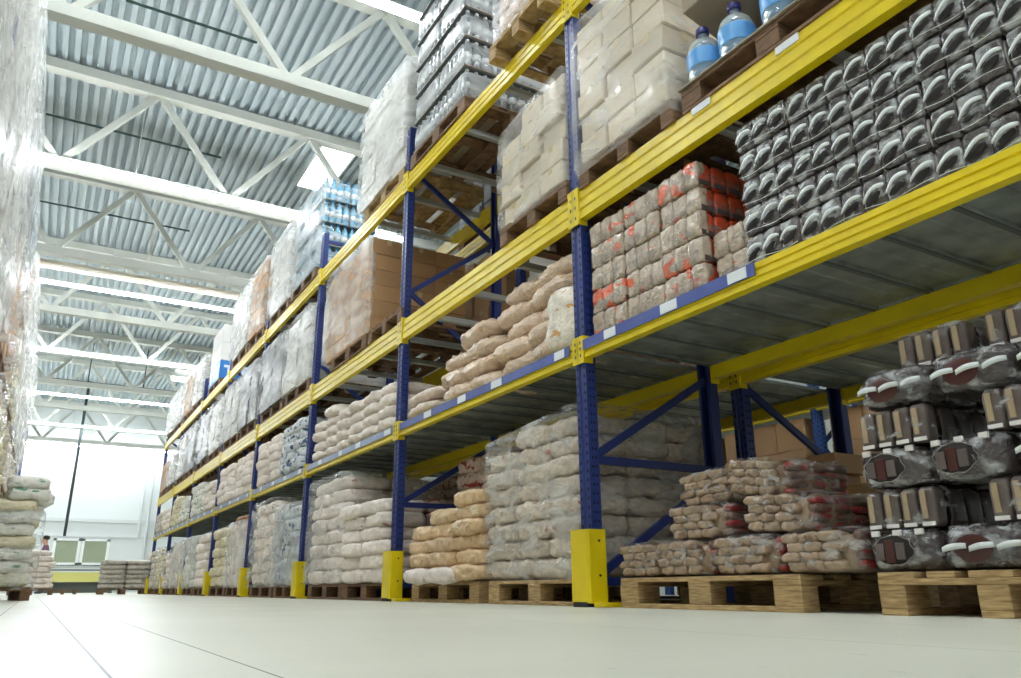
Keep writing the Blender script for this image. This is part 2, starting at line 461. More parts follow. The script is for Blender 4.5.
# fluorescent lamp rows
def lamp_row(i, Y, x0, x1, z=6.72):
    t = link('lamp_row', None, None, (0,Y,z))
    nm = ['behind the camera and the nearest post','nearest in view, above the tall bottle stack','second in view, bright across the aisle','third in view','fourth in view','fifth in view','sixth in view','before the far wall','far behind the camera'][i]
    tag(t, f'long fluorescent light strip under the roof, {nm}', 'lamp', 'fluorescent light strips')
    link('lamp_housing', MB().prism([(-.05,.028),(.05,.028),(.03,.07),(-.03,.07)], x0, x1, 0).mesh('lamp_housing','housing'), t)
    x = x0+.02
    while x < x1-.5:
        e = min(x+1.47, x1-.02)
        m_ = MB()
        for dy in (-.045, .045): m_.tube([(x,dy,0),(e,dy,0)], .022, 8)
        c = link('lamp_tube', m_.mesh('lamp_tube','tube'), t)
        x += 1.5
    for xx in (x0+.6, (x0+x1)/2, x1-.6): link('hanger', MB().tube([(xx,0,.07),(xx,0,2.0)], .008, 6).mesh('hanger','white_steel'), t)
lamp_row(8, -4.55, -4.4, 5.3, 6.58)
for i in range(8): lamp_row(i, 1.3+5.85*i if i < 7 else 41.6, -4.4, 5.3, 6.58)

# pipes under the roof
for i, (a, b, Y) in enumerate(((-.1,1.75,10.7), (-1.05,1.95,14.5), (-1.3,1.95,18.3))):
    o = link('roof_pipe', MB().tube([(a,Y,8.2),(b,Y,8.2)], .022, 8).tube([(b-.02,Y,8.2),(b-.02,Y,8.62)], .006, 6, 1).tube([(a+.2,Y,8.2),(a+.2,Y,8.62)], .006, 6, 1).mesh('roof_pipe',['green_pipe','white_steel']))
    tag(o, f'thin dark green pipe under the corrugated roof, {ORD[i]} from camera', 'pipe', 'green roof pipes')
for i, (Y, z) in enumerate(((18.9,6.95), (18.6,6.9), (18.3,6.85))):
    m_ = MB().tube([(-4,Y,z),(9,Y,z)], .045, 10)
    for xx in (-1.5,1.2,3.9,6.6): m_.tube([(xx,Y,z),(xx,Y,8.6)], .008, 6)
    tag(link('ceiling_pipe', m_.mesh('ceiling_pipe','cream_pipe')), f'cream pipe running across under the roof, {["far","middle","near"][i]} one of three', 'pipe', 'cream ceiling pipes')
m_ = MB().box((2.5,30.6,7.0), (12,.3,.06)).box((2.5,30.45,7.05), (12,.02,.14)).box((2.5,30.75,7.05), (12,.02,.14))
for xx in (-1.2,.6,2.4,4.2): m_.tube([(xx,30.6,7.0),(xx,30.6,8.6)], .02, 6)
tag(link('cable_tray', m_.mesh('cable_tray','dark_pipe')), 'dark cable tray hung under the roof far down the aisle', 'cable tray')
m_ = MB().tube([(.78,36.8,2.2),(.78,36.8,8.6)], .055, 8)
tag(link('drop_pole', m_.mesh('drop_pole','dark_pipe')), 'dark vertical pole hanging from roof before the far wall', 'pole')

# ------------------------------------------------------------------ racks
def post_mesh(z1, light=False):
    m_ = MB()
    # C profile seen from above: local x depth 0..0.07, y -.05...05, ribbed front
    poly = [(0,-.05),(.07,-.05),(.07,-.03),(.06,-.03),(.06,-.042),(.012,-.042),(.012,.042),(.06,.042),(.06,.03),(.07,.03),(.07,.05),(0,.05),(0,.02),(.007,.012),(.007,-.012),(0,-.02)]
    m_.prism([(a,b) for a, b in poly][::-1], 0, z1, 2)
    z = .12
    while z < z1-.05:
        for yy in (-.033, .033): m_.box((-.0006,yy,z), (.0022,.012,.018), 1)
        for xx in (.025, .048): m_.box((xx,-.0506,z+.025), (.01,.002,.014), 1)
        z += .05
    return m_
def upright(k, x0, x1, label, zt=4.5, mat='blue'):
    t = link('rack_upright_frame', None, None, (x0,py(k),0)); D = x1-x0
    tag(t, label, 'rack upright', 'blue rack uprights')
    pm = post_mesh(zt).mesh('post', [mat,'blue_hole'])
    link('post', pm, t)
    o = link('post', pm, t, (D,0,0)); o.rotation_euler.z = PI
    for xx in (.03, D-.03): link('foot_plate', MB().box((xx,0,.005), (.13,.13,.01)).mesh('foot_plate','blue'), t)
    lines = [((.05,.13),(D-.05,.13)), ((.05,.79),(D-.05,.79)), ((.08,.17),(D-.08,.72)), ((.08,.82),(D-.08,1.36)), ((.08,1.5),(D-.08,2.1)),
             ((D-.08,2.12),(.08,2.74)), ((.08,2.76),(D-.08,3.43)), ((D-.08,3.45),(.08,4.02)), ((.05,4.4),(D-.05,4.4))]
    if x0 > 3.7: lines[3] = ((.08,1.36),(D-.08,.84)); lines[2] = ((D-.08,.74),(.08,.17))
    for a, b in lines:
        if b[1] > zt: continue
        m_ = MB().bar((a[0],-.012,a[1]), (b[0],-.012,b[1]), .028, .045, 0, (0,0,1) if abs(a[1]-b[1]) < .01 else (0,0,1))
        link('brace', m_.mesh('brace', mat), t)
PN = ['nearest','second','third','fourth','fifth','sixth','seventh','eighth']
for k in range(-1, 8):
    upright(k, XF, XR, f'blue perforated rack upright with diagonal braces, {PN[k]} along the aisle' if k >= 0 else 'blue rack upright outside the view behind the dark packs')
for k in range(-1, 3):
    upright(k, 3.84, 4.9, ['blue upright of the second rack row outside the view','blue upright of the back-to-back rack row behind the nearest post','blue upright of the second rack row behind the second post','blue upright of the second rack row behind the third post'][k+1])
# yellow column guards
for k in range(0, 8):
    m_ = MB(); w = .085
    m_.prism([(-.045,-w),(.1,-w),(.1,-w+.006),(-.03,-w+.006),(-.039,-w+.015),(-.039,w-.015),(-.03,w-.006),(.1,w-.006),(.1,w),(-.045+.012,w),(-.045,w-.012),(-.045,-w+.012)][::-1] if False else
             [(-.045,-w+.012),(-.033,-w),(.075,-w),(.075,-w+.006),(-.031,-w+.006),(-.039,-w+.014),(-.039,w-.014),(-.031,w-.006),(.075,w-.006),(.075,w),(-.033,w),(-.045,w-.012)], .02, .4, 2)
    m_.box((-.04,0,.013), (.012,.13,.026), 1)
    for zz in (.16, .34): m_.tube([(.03,-w-.004,zz),(.03,-w+.002,zz)], .007, 8, 1); 
    o = link('column_guard', m_.mesh('column_guard', ['yellow','black']), None, (XF-.012,py(k),0))
    link('base_flange', MB().box((.05,-.13,.012), (.14,.09,.024), b=.004).mesh('base_flange','yellow'), o)
    tag(o, f'yellow steel column guard at the foot of the {PN[k]} blue post', 'column guard', 'yellow column guards')
# beams
def beam(k, x, z0, z1, front, label, strip=None, mat='yellow'):
    """box beam of bay k (from post k to post k+1), outer face at x"""
    a, b = py(k)+.052, py(k+1)-.052; h = z1-z0; s = -1 if front else 1
    t = link('shelf_beam', None, None, (x,(a+b)/2,z0)); L = b-a
    tag(t, label, 'beam', 'yellow rack beams')
    q = lambda d: s*(-d)*-1
    poly = [(0,0),(0,h*.24),(.007,h*.28),(.007,h*.32),(0,h*.36),(0,h*.60),(.014,h*.66),(.014,h*.70),(.006,h*.74),(.006,h),(.05,h),(.05,0)]
    poly = [(p*(1 if front else -1), z) for p, z in poly]
    if front: poly = poly[::-1]
    m_ = MB().prism(poly, -L/2, L/2, 1)
    link('beam_profile', m_.mesh('beam_profile', mat), t)
    for e in (-1, 1):
        m_ = MB().box((-.004*(1 if front else -1),e*(L/2+.027),h/2), (.012,.062,h+.06), b=.002).box((.03*(1 if front else -1),e*(L/2+.002),h/2), (.06,.006,h+.06))
        for zz in (-.005, h*.35, h*.7): m_.box((-.0105*(1 if front else -1),e*(L/2+.027),zz+.02), (.002,.012,.02), 1)
        link('beam_connector', m_.mesh('beam_connector', [mat,'dark_foot']), t)
    if k == -1 and front and z0 == L2[0]:
        for yy in (-.28, .27): link('price_card', MB().box((.002,yy,h*.9), (.004,.13,h*.2)).mesh('price_card','card_white'), t)
    if strip:
        st = link('label_strip', MB().box((-.008,strip[0],h*.70), (.008,strip[1],h*.58)).mesh('label_strip', strip[2]), t)
        yy = strip[0]-strip[1]/2+.1; rr = random.Random(k*5+1)
        while yy < strip[0]+strip[1]/2-.12:
            w = rr.uniform(.1,.16)
            link('price_card', MB().box((-.0135,yy,h*.70), (.003,w,h*.5)).mesh('price_card','card_white'), st)
            yy += rr.uniform(.42,.85)
def bayname(k):
    return 'right of the nearest post' if k == -1 else f'between {PN[k]} and {PN[k+1]} posts'
L1 = (1.375,1.48); L2 = (2.26,2.45); L3 = (3.81,3.97)
for k in range(-1, 7):
    # strip: centre, length, colour
    st = {-1: (.69,1.31,'card_blue'), 0: (0,2.62,'card_blue'), 1: (0,2.62,'card_lilac')}.get(k, (0,2.62,'card_lilac'))
    beam(k, XF-.008, *L1, True, f'yellow front beam of lowest shelf, {bayname(k)}', st)
    beam(k, XF-.008, *L2, True, f'tall yellow front beam of middle level, {bayname(k)}')
    beam(k, XF-.008, *L3, True, f'yellow front beam of top level, {bayname(k)}')
    if k < 4:
        for nm, zz in (('lowest shelf',L1), ('middle level',L2), ('top level',L3)):
            beam(k, XR+.008, *zz, False, f'yellow rear beam of {nm}, {bayname(k)}')
for k in range(-1, 2):
    for nm, zz in (('lowest shelf',L1), ('middle level',L2), ('top level',L3)):
        beam(k, 3.832, *zz, True, f'yellow front beam of second rack row, {nm}, {bayname(k)}')
        beam(k, 4.908, *zz, False, f'yellow far beam of second rack row, {nm}, {bayname(k)}')
# steel deck panels on the lowest shelf
dm = MB(); D = XR-XF-.092
pw = 2.68/9
dm.prism([(-pw/2+.014,-.022),(-pw/2+.014,.0),(pw/2-.014,0),(pw/2-.014,-.022),(pw/2-.024,-.022),(pw/2-.024,-.006),(.03,-.006),(.024,-.012),(-.024,-.012),(-.03,-.006),(-pw/2+.024,-.006),(-pw/2+.024,-.022)], -D/2, D/2, 0)
for e in (-1, 1): dm.box((e*(D/2-.004),0,-.012), (.006,pw-.004,.022)).box((e*(D/2+.012),0,.0005), (.03,pw-.002,.003))
DECK = dm.mesh('deck_panel', 'galv')
SEAM = MB().box((0,pw/2,-.016), (D-.02,.024,.026), b=.003).mesh('seam_shade','grey_dark')  # added dark strip standing in for the shade between panels
deckP = {'name':'deck_panel','cat':'shelf panel','mesh':DECK,'parts':[('seam_shade', SEAM, 'dark strip painted as shade under the panel seam')]}
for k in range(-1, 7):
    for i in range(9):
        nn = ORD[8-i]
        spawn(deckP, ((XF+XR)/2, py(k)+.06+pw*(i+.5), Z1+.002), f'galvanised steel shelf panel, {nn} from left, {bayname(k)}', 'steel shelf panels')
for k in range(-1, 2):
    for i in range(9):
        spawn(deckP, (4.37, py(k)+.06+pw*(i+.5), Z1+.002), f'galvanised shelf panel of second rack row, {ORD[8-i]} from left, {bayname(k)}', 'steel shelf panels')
# pallet support bars on the upper levels
SB = MB().box((0,0,-.03), (XR-XF-.085,.05,.05), b=.004).mesh('support_bar','grey_bar')
for k in range(-1, 3):
    for nm, zz in (('middle level',Z2), ('top level',Z3)):
        for i in range(4):
            spawn({'name':'support_bar','cat':'rack bar','mesh':SB}, ((XF+XR)/2, py(k)+.35+.7*i, zz), f'grey crossbar under pallets on {nm}, {ORD[3-i]} from left, {bayname(k)}', 'grey pallet support bars')

# ------------------------------------------------------------------ pallets
def pallet_proto(L, D, long_side, mat, parts=True):
    """long_side: the 1.2 m stringer side faces the aisle (boards under each row run along the aisle)"""
    items = []
    def brd(nm, c, d): items.append((nm, c, d))
    if long_side:
        for i in range(5): brd('deck_board', (0,-L/2+.07+i*(L-.14)/4,.133), (D,.135 if i in (0,2,4) else .1,.022)) if False else brd('deck_board', (-D/2+.0725+i*(D-.145)/4,0,.133), (.14 if i in (0,2,4) else .1,L,.022))
        for y in (-L/2+.07,0,L/2-.07): brd('stringer_board', (0,y,.111), (D,.14,.022))
        for x in (-D/2+.05,0,D/2-.05):
            brd('bottom_board', (x,0,.011), (.1,L,.022))
            for y in (-L/2+.07,0,L/2-.07): brd('block', (x,y,.061), (.1,.14,.078))
    else:
        for i in range(5): brd('deck_board', (0,-L/2+.0725+i*(L-.145)/4,.133), (D,.14 if i in (0,2,4) else .1,.022))
        for x in (-D/2+.07,0,D/2-.07): brd('stringer_board', (x,0,.111), (.14,L,.022))
        for y in (-L/2+.05,0,L/2-.05):
            brd('bottom_board', (0,y,.011), (D,.1,.022))
            for x in (-D/2+.07,0,D/2-.07): brd('block', (x,y,.061), (.14,.1,.078))
    if parts:
        return {'name':'wooden_pallet','cat':'pallet','mesh':None,'parts':[(n_, MB().box(c, d, b=.003).mesh(n_, mat)) for n_, c, d in items]}
    m_ = MB()
    for n_, c, d in items: m_.box(c, d)
    return {'name':'wooden_pallet','cat':'pallet','mesh':m_.mesh('wooden_pallet', mat)}
PAL_LONG = pallet_proto(1.14,.9,True,'wood'); PAL_SHORT = pallet_proto(.8,1.1,False,'wood')
PAL_LONG_D = pallet_proto(1.16,1.0,True,'wood_dark'); PAL_SHORT_D = pallet_proto(.86,1.0,False,'wood_dark')
PAL_FAR = pallet_proto(1.2,1.0,True,'wood_dark',False)
PH = .146
def pallet(P, x0, yc, z, label, D=1.0, sc=None, rz=0.):
    return spawn(P, (x0+D/2, yc, z), label, 'wooden pallets', rz, 0, sc)

# ------------------------------------------------------------------ goods
def sack_variants(name, cat, d, mat, n=4, pinch=.3, amp=.012, e=4.5, fr=7, seed=0, wr=None, res=(14,16,8), fold=.014, ff=(7,9,13)):
    return [{'name':name,'cat':cat,'mesh':MB().rblock(d, res, e if e < 4 else max(e,6.5), amp, fr, seed+i, pinch*.6, wr=wr, fold=fold, ff=ff).mesh(name, mat, True)} for i in range(n)]
def carton_proto(name, d, mat, tape=True, cat='box', b=.005):
    m_ = MB().box((0,0,d[2]/2), d, b=b)
    pr = {'name':name,'cat':cat,'mesh':m_.mesh(name, mat)}
    if tape:
        t_ = MB().box((-d[0]/2-.0006,0,d[2]-.025), (.0015,.05,.05)).box((0,-d[1]/2-.0006,d[2]-.03), (.05,.0015,.06)).box((0,0,d[2]+.0004), (d[0],.05,.001))
        pr['parts'] = [('tape', t_.mesh('tape','tape'))]
    return pr
def wrap(x0, x1, y0, y1, z0, z1, mat, label, seed=0, amp=.012, e=14, fr=5, top_slope=0.):
    x0 -= .008; y0 -= .004; y1 += .004; z1 += .012; e = 30; amp *= .8
    d = (x1-x0, y1-y0, z1-z0)
    m_ = MB().rblock(d, (14,18,16), e, amp, fr, seed, open_bottom=True, wr=(4,4,9), fold=.01, ff=(4,4,7), out=True)
    if top_slope:
        m_.v = [(a,b,c*(1-top_slope*max(0,(b/d[1]+.5))) ) for a,b,c in m_.v]
    o = link('stretch_wrap', m_.mesh('stretch_wrap', mat, True), None, ((x0+x1)/2,(y0+y1)/2,z0))
    return tag(o, label, 'plastic wrap', 'stretch film around pallet loads')

def stack(variants, desc, where, x0, y0, y1, z0, ncol, nlay, depth, group, side=0, sidename='camera-facing side', jx=.02, rzj=.05, tops=None, dz=None, odd=0.):
    """front column stacks between y0 and y1 plus 'side' columns going back along the camera-facing end.
    tops: number of layers of each column, leftmost (far) column first"""
    w = (y1-y0)/ncol
    for i in range(ncol):                     # i = 0 is leftmost in the photo, the far end
        nl = tops[i] if tops else nlay
        for k in range(nl):
            yc = y1-w*(i+.5)+(odd*w if k % 2 else 0)
            V = variants[R.randrange(len(variants))]
            spawn(V, (x0+depth/2+R.uniform(-jx,jx), yc+R.uniform(-.01,.01), z0+dz*k), words(desc+',', layer(k,nl), 'layer,', colph(i,ncol)+',' if ncol > 1 else '', where), group, R.uniform(-rzj,rzj)+(PI if R.random()<.5 else 0))
    for s_ in range(side):
        for k in range(tops[-1] if tops else nlay):
            V = variants[R.randrange(len(variants))]
            spawn(V, (x0+depth*(s_+1.5)+R.uniform(-jx,jx), y0+w*.5+R.uniform(-.01,.01), z0+dz*k), words(desc+',', layer(k,tops[-1] if tops else nlay), 'layer,', ORD[s_+1]+' row back,', where), group, R.uniform(-rzj,rzj)+(PI if R.random()<.5 else 0))

# ---- bay right of the nearest post, floor: bundles of brown packets
def snack_bundle(seed):
    rr = random.Random(seed); W, H, Dp = .37, .158, .36
    body = MB().rblock((Dp-.03,W-.02,H-.015), (6,8,5), 6, .006, 9, seed, .0, c=(.01,0,0)).mesh('snack_bundle','snack',True)
    parts = []
    rows, cols = 4, 3
    for r in range(rows):
        for c in range(cols):
            w = .27/cols; yc = W/2-.012-w*(c+.5)+(.018 if r % 2 else -.006)
            m_ = MB().rblock((.1,w*1.06,.044), (6,9,5), 6, .005, 20, seed*40+r*7+c, .3, fold=.006, ff=(16,20,20))
            m_.v = [(a-Dp/2+.045,b+yc,cc+.004+r*.036) for a,b,cc in m_.v]
            parts.append(('packet', m_.mesh('packet','snack',True)))
    for r in range(rows):       # packets seen on the camera-facing end
        for c in range(3):
            m_ = MB().rblock((.12,.05,.044), (5,5,4), 3, .004, 22, seed*40+50+r*7+c, .4)
            m_.v = [(a-.1+c*.11,b-W/2+.03,cc+.004+r*.036) for a,b,cc in m_.v]
            parts.append(('packet', m_.mesh('packet','snack_red',True)))
    parts.append(('film', MB().rblock((Dp+.012,W+.012,H+.012), (9,11,7), 7, .006, 8, seed+3, 0, fold=.006, ff=(14,14,14)).mesh('film','film_snack',True), 'clear crinkled plastic film'))
    return {'name':'snack_bundle','cat':'food pack','mesh':body,'parts':parts}
SB_ = [snack_bundle(s) for s in range(4)]
pallet(PAL_LONG, 2.6, 2.76, 0, 'pale wooden pallet on floor under brown packet bundles', .9)
g = 'brown packet bundles on the floor pallet'
sp = [(2.63,3.17,.148,0,0,'leftmost of bottom row, nearest the blue braces'), (2.62,2.86,.148,0,0,'second of bottom row'), (2.62,2.475,.148,.03,0,'third of bottom row'), (2.62,2.09,.148,-.03,0,'rightmost of bottom row'),
      (2.66,2.80,.312,.05,0,'leftmost of middle row'), (2.64,2.30,.312,-.04,.06,'bulging middle one of second row'), (3.0,2.16,.316,.05,0,'right end of second row beside tall dark packs'),
      (2.72,2.77,.474,.1,-.05,'slumped top one by the diagonal brace'), (2.68,2.42,.478,-.12,.16,'slumped top one showing red stripes')]
for i, (x, y, z, rz, ti, d) in enumerate(sp):
    spawn(SB_[i % 4], (x+.18,y,z), f'clear bundle of brown packets, {d}', g, rz, ti)
for i, (y, z) in enumerate(((3.15,.148), (2.75,.148), (2.35,.148), (2.75,.312))):
    spawn(SB_[(i+2) % 4], (3.22,y,z), f'clear bundle of brown packets in back row, {["left","middle","right","upper"][i]} one', g)

# ---- dark six-packs with pale stripes, floor pallet at the right edge
def arc_band(yc, zc, w, rise, h, x, mi=0, thick=.003, slope=.012, seed=0, tp=.5):
    """pale ribbon curving over the packet front, low at the left end and narrowing to both ends"""
    rr = random.Random(seed*31+7); rise *= rr.uniform(.75,1.25); slope *= rr.uniform(.5,1.5); pk = rr.uniform(.5,.7)
    m_ = MB(); n = 10; vs = []; fs = []
    for i in range(n+1):
        t = i/n; y = yc+w/2-w*t
        u = t/pk if t < pk else 1-(t-pk)/(1-pk)*.75
        z = zc+rise*math.sin(PI/2*u)+slope*(t-.5); hh = h*(tp+(1-tp)*max(0,math.sin(PI*t))**.7)
        bul = .010*math.sin(PI*t)
        for dx, dz_ in ((0,-hh/2),(-thick,-hh/2),(-thick,hh/2),(0,hh/2)): vs.append((x+dx-bul,y,z+dz_))
    for i in range(n):
        for j in range(4): fs.append((i*4+j, i*4+(j+1)%4, (i+1)*4+(j+1)%4, (i+1)*4+j))
    fs += [(0,1,2,3)[::-1], (n*4,n*4+1,n*4+2,n*4+3)]
    return m_.add(vs, fs, mi)
def disc(yc, zc, ry, rz_, x, bul=.006, n=18, shear=0.):
    m_ = MB(); vs = [(x-bul,yc,zc)]
    for rr in (.6, 1.0):
        for i in range(n):
            t = 2*PI*i/n; vs.append((x-(bul*.8 if rr < 1 else 0),yc+ry*rr*math.cos(t),zc+rz_*rr*math.sin(t)-shear*ry*rr*math.cos(t)))
    fs = [(0,1+(i+1)%n,1+i) for i in range(n)] + [(1+i,1+(i+1)%n,1+n+(i+1)%n,1+n+i) for i in range(n)]
    return m_.add(vs, fs)
def ring(yc, zc, ry, rz_, x, r=.004, n=20):
    return MB().tube([(x,yc+ry*math.cos(2*PI*i/n)*(1+.08*math.sin(i*1.9)),zc+rz_*math.sin(2*PI*i/n)*(1+.07*math.cos(i*2.3))) for i in range(n)]+[(x,yc+ry,zc+rz_*.07)], r, 5, cap=False)
SW, SH, SD = .275, .143, .36
def six_side(seed):
    parts = []; body = MB().rblock((SD-.06,SW-.02,SH-.01), (5,5,4), 9, 0, 1, 0, c=(.02,0,0)).mesh('coffee_pack','hole',True)
    w = SW/4
    for c in range(4):
        yc = SW/2-w*(c+.5)
        m_ = MB().rblock((.07,w-.006,SH-.006), (5,6,6), 6, .003, 18, seed*9+c); m_.v = [(a-SD/2+.04,b+yc,z) for a,b,z in m_.v]
        sub = [('stripe', MB().box((-SD/2+.003,yc+.008,SH*.52), (.004,.02,SH*.66), b=.001).mesh('stripe','stripe')), ('pale_foot', MB().box((-SD/2+.003,yc,.01), (.005,w*.7,.014), b=.001).mesh('pale_foot','label_w'))]
        parts.append(('packet', m_.mesh('packet','packet',True), None, sub))
    for c in range(3):   # packets along the camera-facing end
        m_ = MB().rblock((.1,.05,SH-.008), (5,5,5), 6, .003, 18, seed*9+20+c); m_.v = [(a-.03+c*.1,b-SW/2+.03,z) for a,b,z in m_.v]
        parts.append(('packet', m_.mesh('packet','packet',True)))
    parts.append(('film', MB().rblock((SD+.008,SW+.008,SH+.004), (7,8,6), 8, .004, 9, seed, open_bottom=True).mesh('film','film_pack',True), 'clear shiny shrink film'))
    return {'name':'coffee_pack','cat':'food pack','mesh':body,'parts':parts}
def six_end(seed, kind):
    body = MB().rblock((SD,SW,SH), (8,9,6), 6, .007, 10, seed).mesh('coffee_pack','pack_black',True); parts = []
    x = -SD/2-.004
    if kind == 'hole':
        oy = .03
        parts.append(('opening', disc(oy,SH*.5,.078,.05,x).mesh('opening','hole',True), 'dark oval opening in the film'))
        for c in range(3):
            parts.append(('packet', MB().box((x-.004,oy+.05-c*.04,SH*.5-.004), (.008,.034,.078-abs(c-1)*.02), b=.002).mesh('packet', ['packet','hole_red','packet'][c])))
        parts.append(('film_edge', ring(oy,SH*.5,.078,.052,x-.001,.0012).mesh('film_edge','end_grey',True)))
        for c in range(3):
            parts.append(('label', MB().box((x+.006,.095-c*.085,SH-.012), (.012,.032,.02), b=.002).mesh('label', 'label_w')))
    else:
        parts.append(('opening', disc(.03,SH*.46,.062,.046,x).mesh('opening','hole_red',True), 'dark oval opening'))
        for c in range(3):
            parts.append(('band', arc_band(.088-.088*c,SH*.48,.08,.005,.02,x-.006,seed=seed+c,slope=.007,tp=.85).mesh('band','band',True)))
    # end face seen from the camera: rounded packets under film
    parts.append(('film', MB().rblock((SD+.01,SW+.008,SH+.006), (8,9,6), 7, .006, 9, seed+5, open_bottom=True).mesh('film','film_pack',True), 'clear crinkled shrink film'))
    return {'name':'coffee_pack','cat':'food pack','mesh':body,'parts':parts}
CE = [six_end(1,'hole'), six_end(2,'band'), six_end(3,'hole'), six_end(4,'band')]; CSd = [six_side(1), six_side(2)]
pallet(PAL_SHORT, 2.6, 1.45, 0, 'wooden pallet at right edge under dark packs', 1.1)
pallet(PAL_SHORT, 2.6, .55, 0, 'wooden pallet right of the frame under more dark packs', 1.1)
zz = .147; g = 'dark packs stacked at right edge'
rowdef = [('e',[(1.755,'hole',0),(1.475,'band',.04),(1.19,'hole',0),(.9,'band',0)]), ('s',[(1.745,'s',0),(1.29,'s',0),(.98,'s',0)]), ('e',[(1.75,'hole',.03),(1.465,'hole',-.04),(1.18,'band',0),(.88,'hole',0)]),
          ('s',[(1.72,'s',0),(1.26,'s',.02),(.96,'s',0)]), ('e',[(1.70,'band',.0),(1.415,'band',.05),(1.12,'band',0),(.84,'hole',0)]), ('s',[(1.585,'s',0),(1.25,'s',.0),(.95,'s',0)])]
for r, (t, items) in enumerate(rowdef):
    for c, (y, kd, rz) in enumerate(items):
        P = CSd[(r+c) % 2] if kd == 's' else CE[(0 if kd == 'hole' else 1)+2*((r//2+c) % 2)]
        dsc = {'s':'dark pack of packets with tan stripes', 'hole':'dark pack with oval film opening', 'band':'dark pack with white band across opening'}[kd]
        xo = 2.62+SD/2+(.10 if r == 5 else 0)+R.uniform(0,.02)
        spawn(P, (xo,y,zz), f'{dsc}, {layer(r,6)} layer, {ORD[c]} from left, right edge', g, rz)
    for c, y in enumerate((1.72,1.43)):
        if t == 'e' or c == 0: spawn(CSd[c], (3.19,y+.03,zz), f'dark pack in back row, {layer(r,6)} layer, {ORD[c]} one, right edge', g)
    zz += .145

# ---- dark shrink packs with three white bands on the steel shelf
def triple_pack(seed):
    W, H, Dp = .298, .142, .36; parts = []
    body = MB().rblock((Dp,W,H), (8,10,6), 9, .005, 12, seed).mesh('jar_pack','pack_black',True)
    w = W/3; x = -Dp/2-.003
    for c in range(3):
        yc = W/2-w*(c+.5)
        m_ = MB().rblock((.03,w*.97,H*.95), (5,8,8), 9, .005, 20, seed*11+c); m_.v = [(a-Dp/2+.004,b+yc,z+.004) for a,b,z in m_.v]
        sub = [('opening', disc(yc+.003,H*.36,.036,.019,x-.013,.003,14,.42).mesh('opening','hole',True)),
               ('band', arc_band(yc,H*.46,w*.94,.018,.019,x-.016,seed=seed*5+c,slope=.028,tp=.65).mesh('band','band',True))]
        parts.append(('packet', m_.mesh('packet','pack_black',True), None, sub))
    parts.append(('end_panel', MB().rblock((.07,.014,H*.86), (4,3,5), 6, .002, 20, seed, c=(-Dp/2+.035,-W/2+.004,.008)).mesh('end_panel','end_grey',True), 'pale grey end of the pack'))
    parts.append(('film', MB().rblock((Dp+.035,W+.002,H+.003), (8,10,7), 10, .004, 11, seed+9, open_bottom=True).mesh('film','film_pack',True), 'shiny crinkled shrink film'))
    parts.append(('film_seam', MB().tube([(x-.02,W/2*.96-W*.96*i/8,.014+.008*math.sin(i*.8+seed)) for i in range(9)], .0014, 5).mesh('film_seam','band',True)))
    return {'name':'jar_pack','cat':'food pack','mesh':body,'parts':parts}
TP = [triple_pack(s) for s in range(4)]
for c in range(5):
    yc = 2.13-.302*c
    for r in range(5):
        spawn(TP[(c*3+r) % 4], (2.595+.2+R.uniform(0,.012),yc+R.uniform(-.004,.004),Z1+.004+.1455*r), f'dark shiny three-jar pack with white bands, {layer(r,5)} row, {ORD[c]} column from left', 'dark shiny jar packs on the steel shelf', R.uniform(-.015,.015))

# ---- orange and grey packs on the steel shelf
def orange_pack(seed):
    W, H, Dp = .302, .138, .42; parts = []
    body = MB().rblock((Dp-.02,W-.02,H-.012), (4,4,3), 9).mesh('sauce_pack','dark_foot',True)
    w = W/3
    for c in range(3):
        yc = W/2-w*(c+.5)
        m_ = MB().rblock((.06,w*1.0,H*.99), (5,8,7), 9, .006, 16, seed*7+c, fold=.008, ff=(12,12,12)); m_.v = [(a-Dp/2+.03,b+yc,z) for a,b,z in m_.v]
        parts.append(('packet', m_.mesh('packet','orange_grey',True), 'packet clouded by grey film'))
    for c in range(4):
        xc = -Dp/2+.052+c*.104
        m_ = MB().rblock((.1,.05,H*.98), (6,4,6), 4.5, .003, 18, seed*7+30+c); m_.v = [(a+xc,b-W/2+.026,z) for a,b,z in m_.v]
        ft = MB().box((xc,-W/2-.0005,.016), (.084,.006,.028), b=.001).mesh('dark_foot','dark_foot')
        parts.append(('packet', m_.mesh('packet','orange',True), 'orange-red packet', [('dark_foot', ft)]))
    parts.append(('film', MB().rblock((Dp+.006,W+.002,H*.62), (7,9,5), 9, .004, 12, seed+2, open_bottom=True).mesh('film','film_dull',True), 'grey shrink film over lower part'))
    return {'name':'sauce_pack','cat':'food pack','mesh':body,'parts':parts}
OP = [orange_pack(s) for s in range(4)]
for c in range(4):
    yc = 3.325-.312*c-(0.015 if c == 3 else 0); nr = 5 if c < 3 else 2
    for r in range(nr):
        spawn(OP[(c+r*3) % 4], (2.60+.21+(.05 if c == 3 else R.uniform(0,.02)),yc+R.uniform(-.006,.006),Z1+.004+.1415*r), f'orange-red packet pack in grey film, {layer(r,nr)} row, {ORD[c]} column from nearest post', 'orange packs on the steel shelf', R.uniform(-.025,.025))

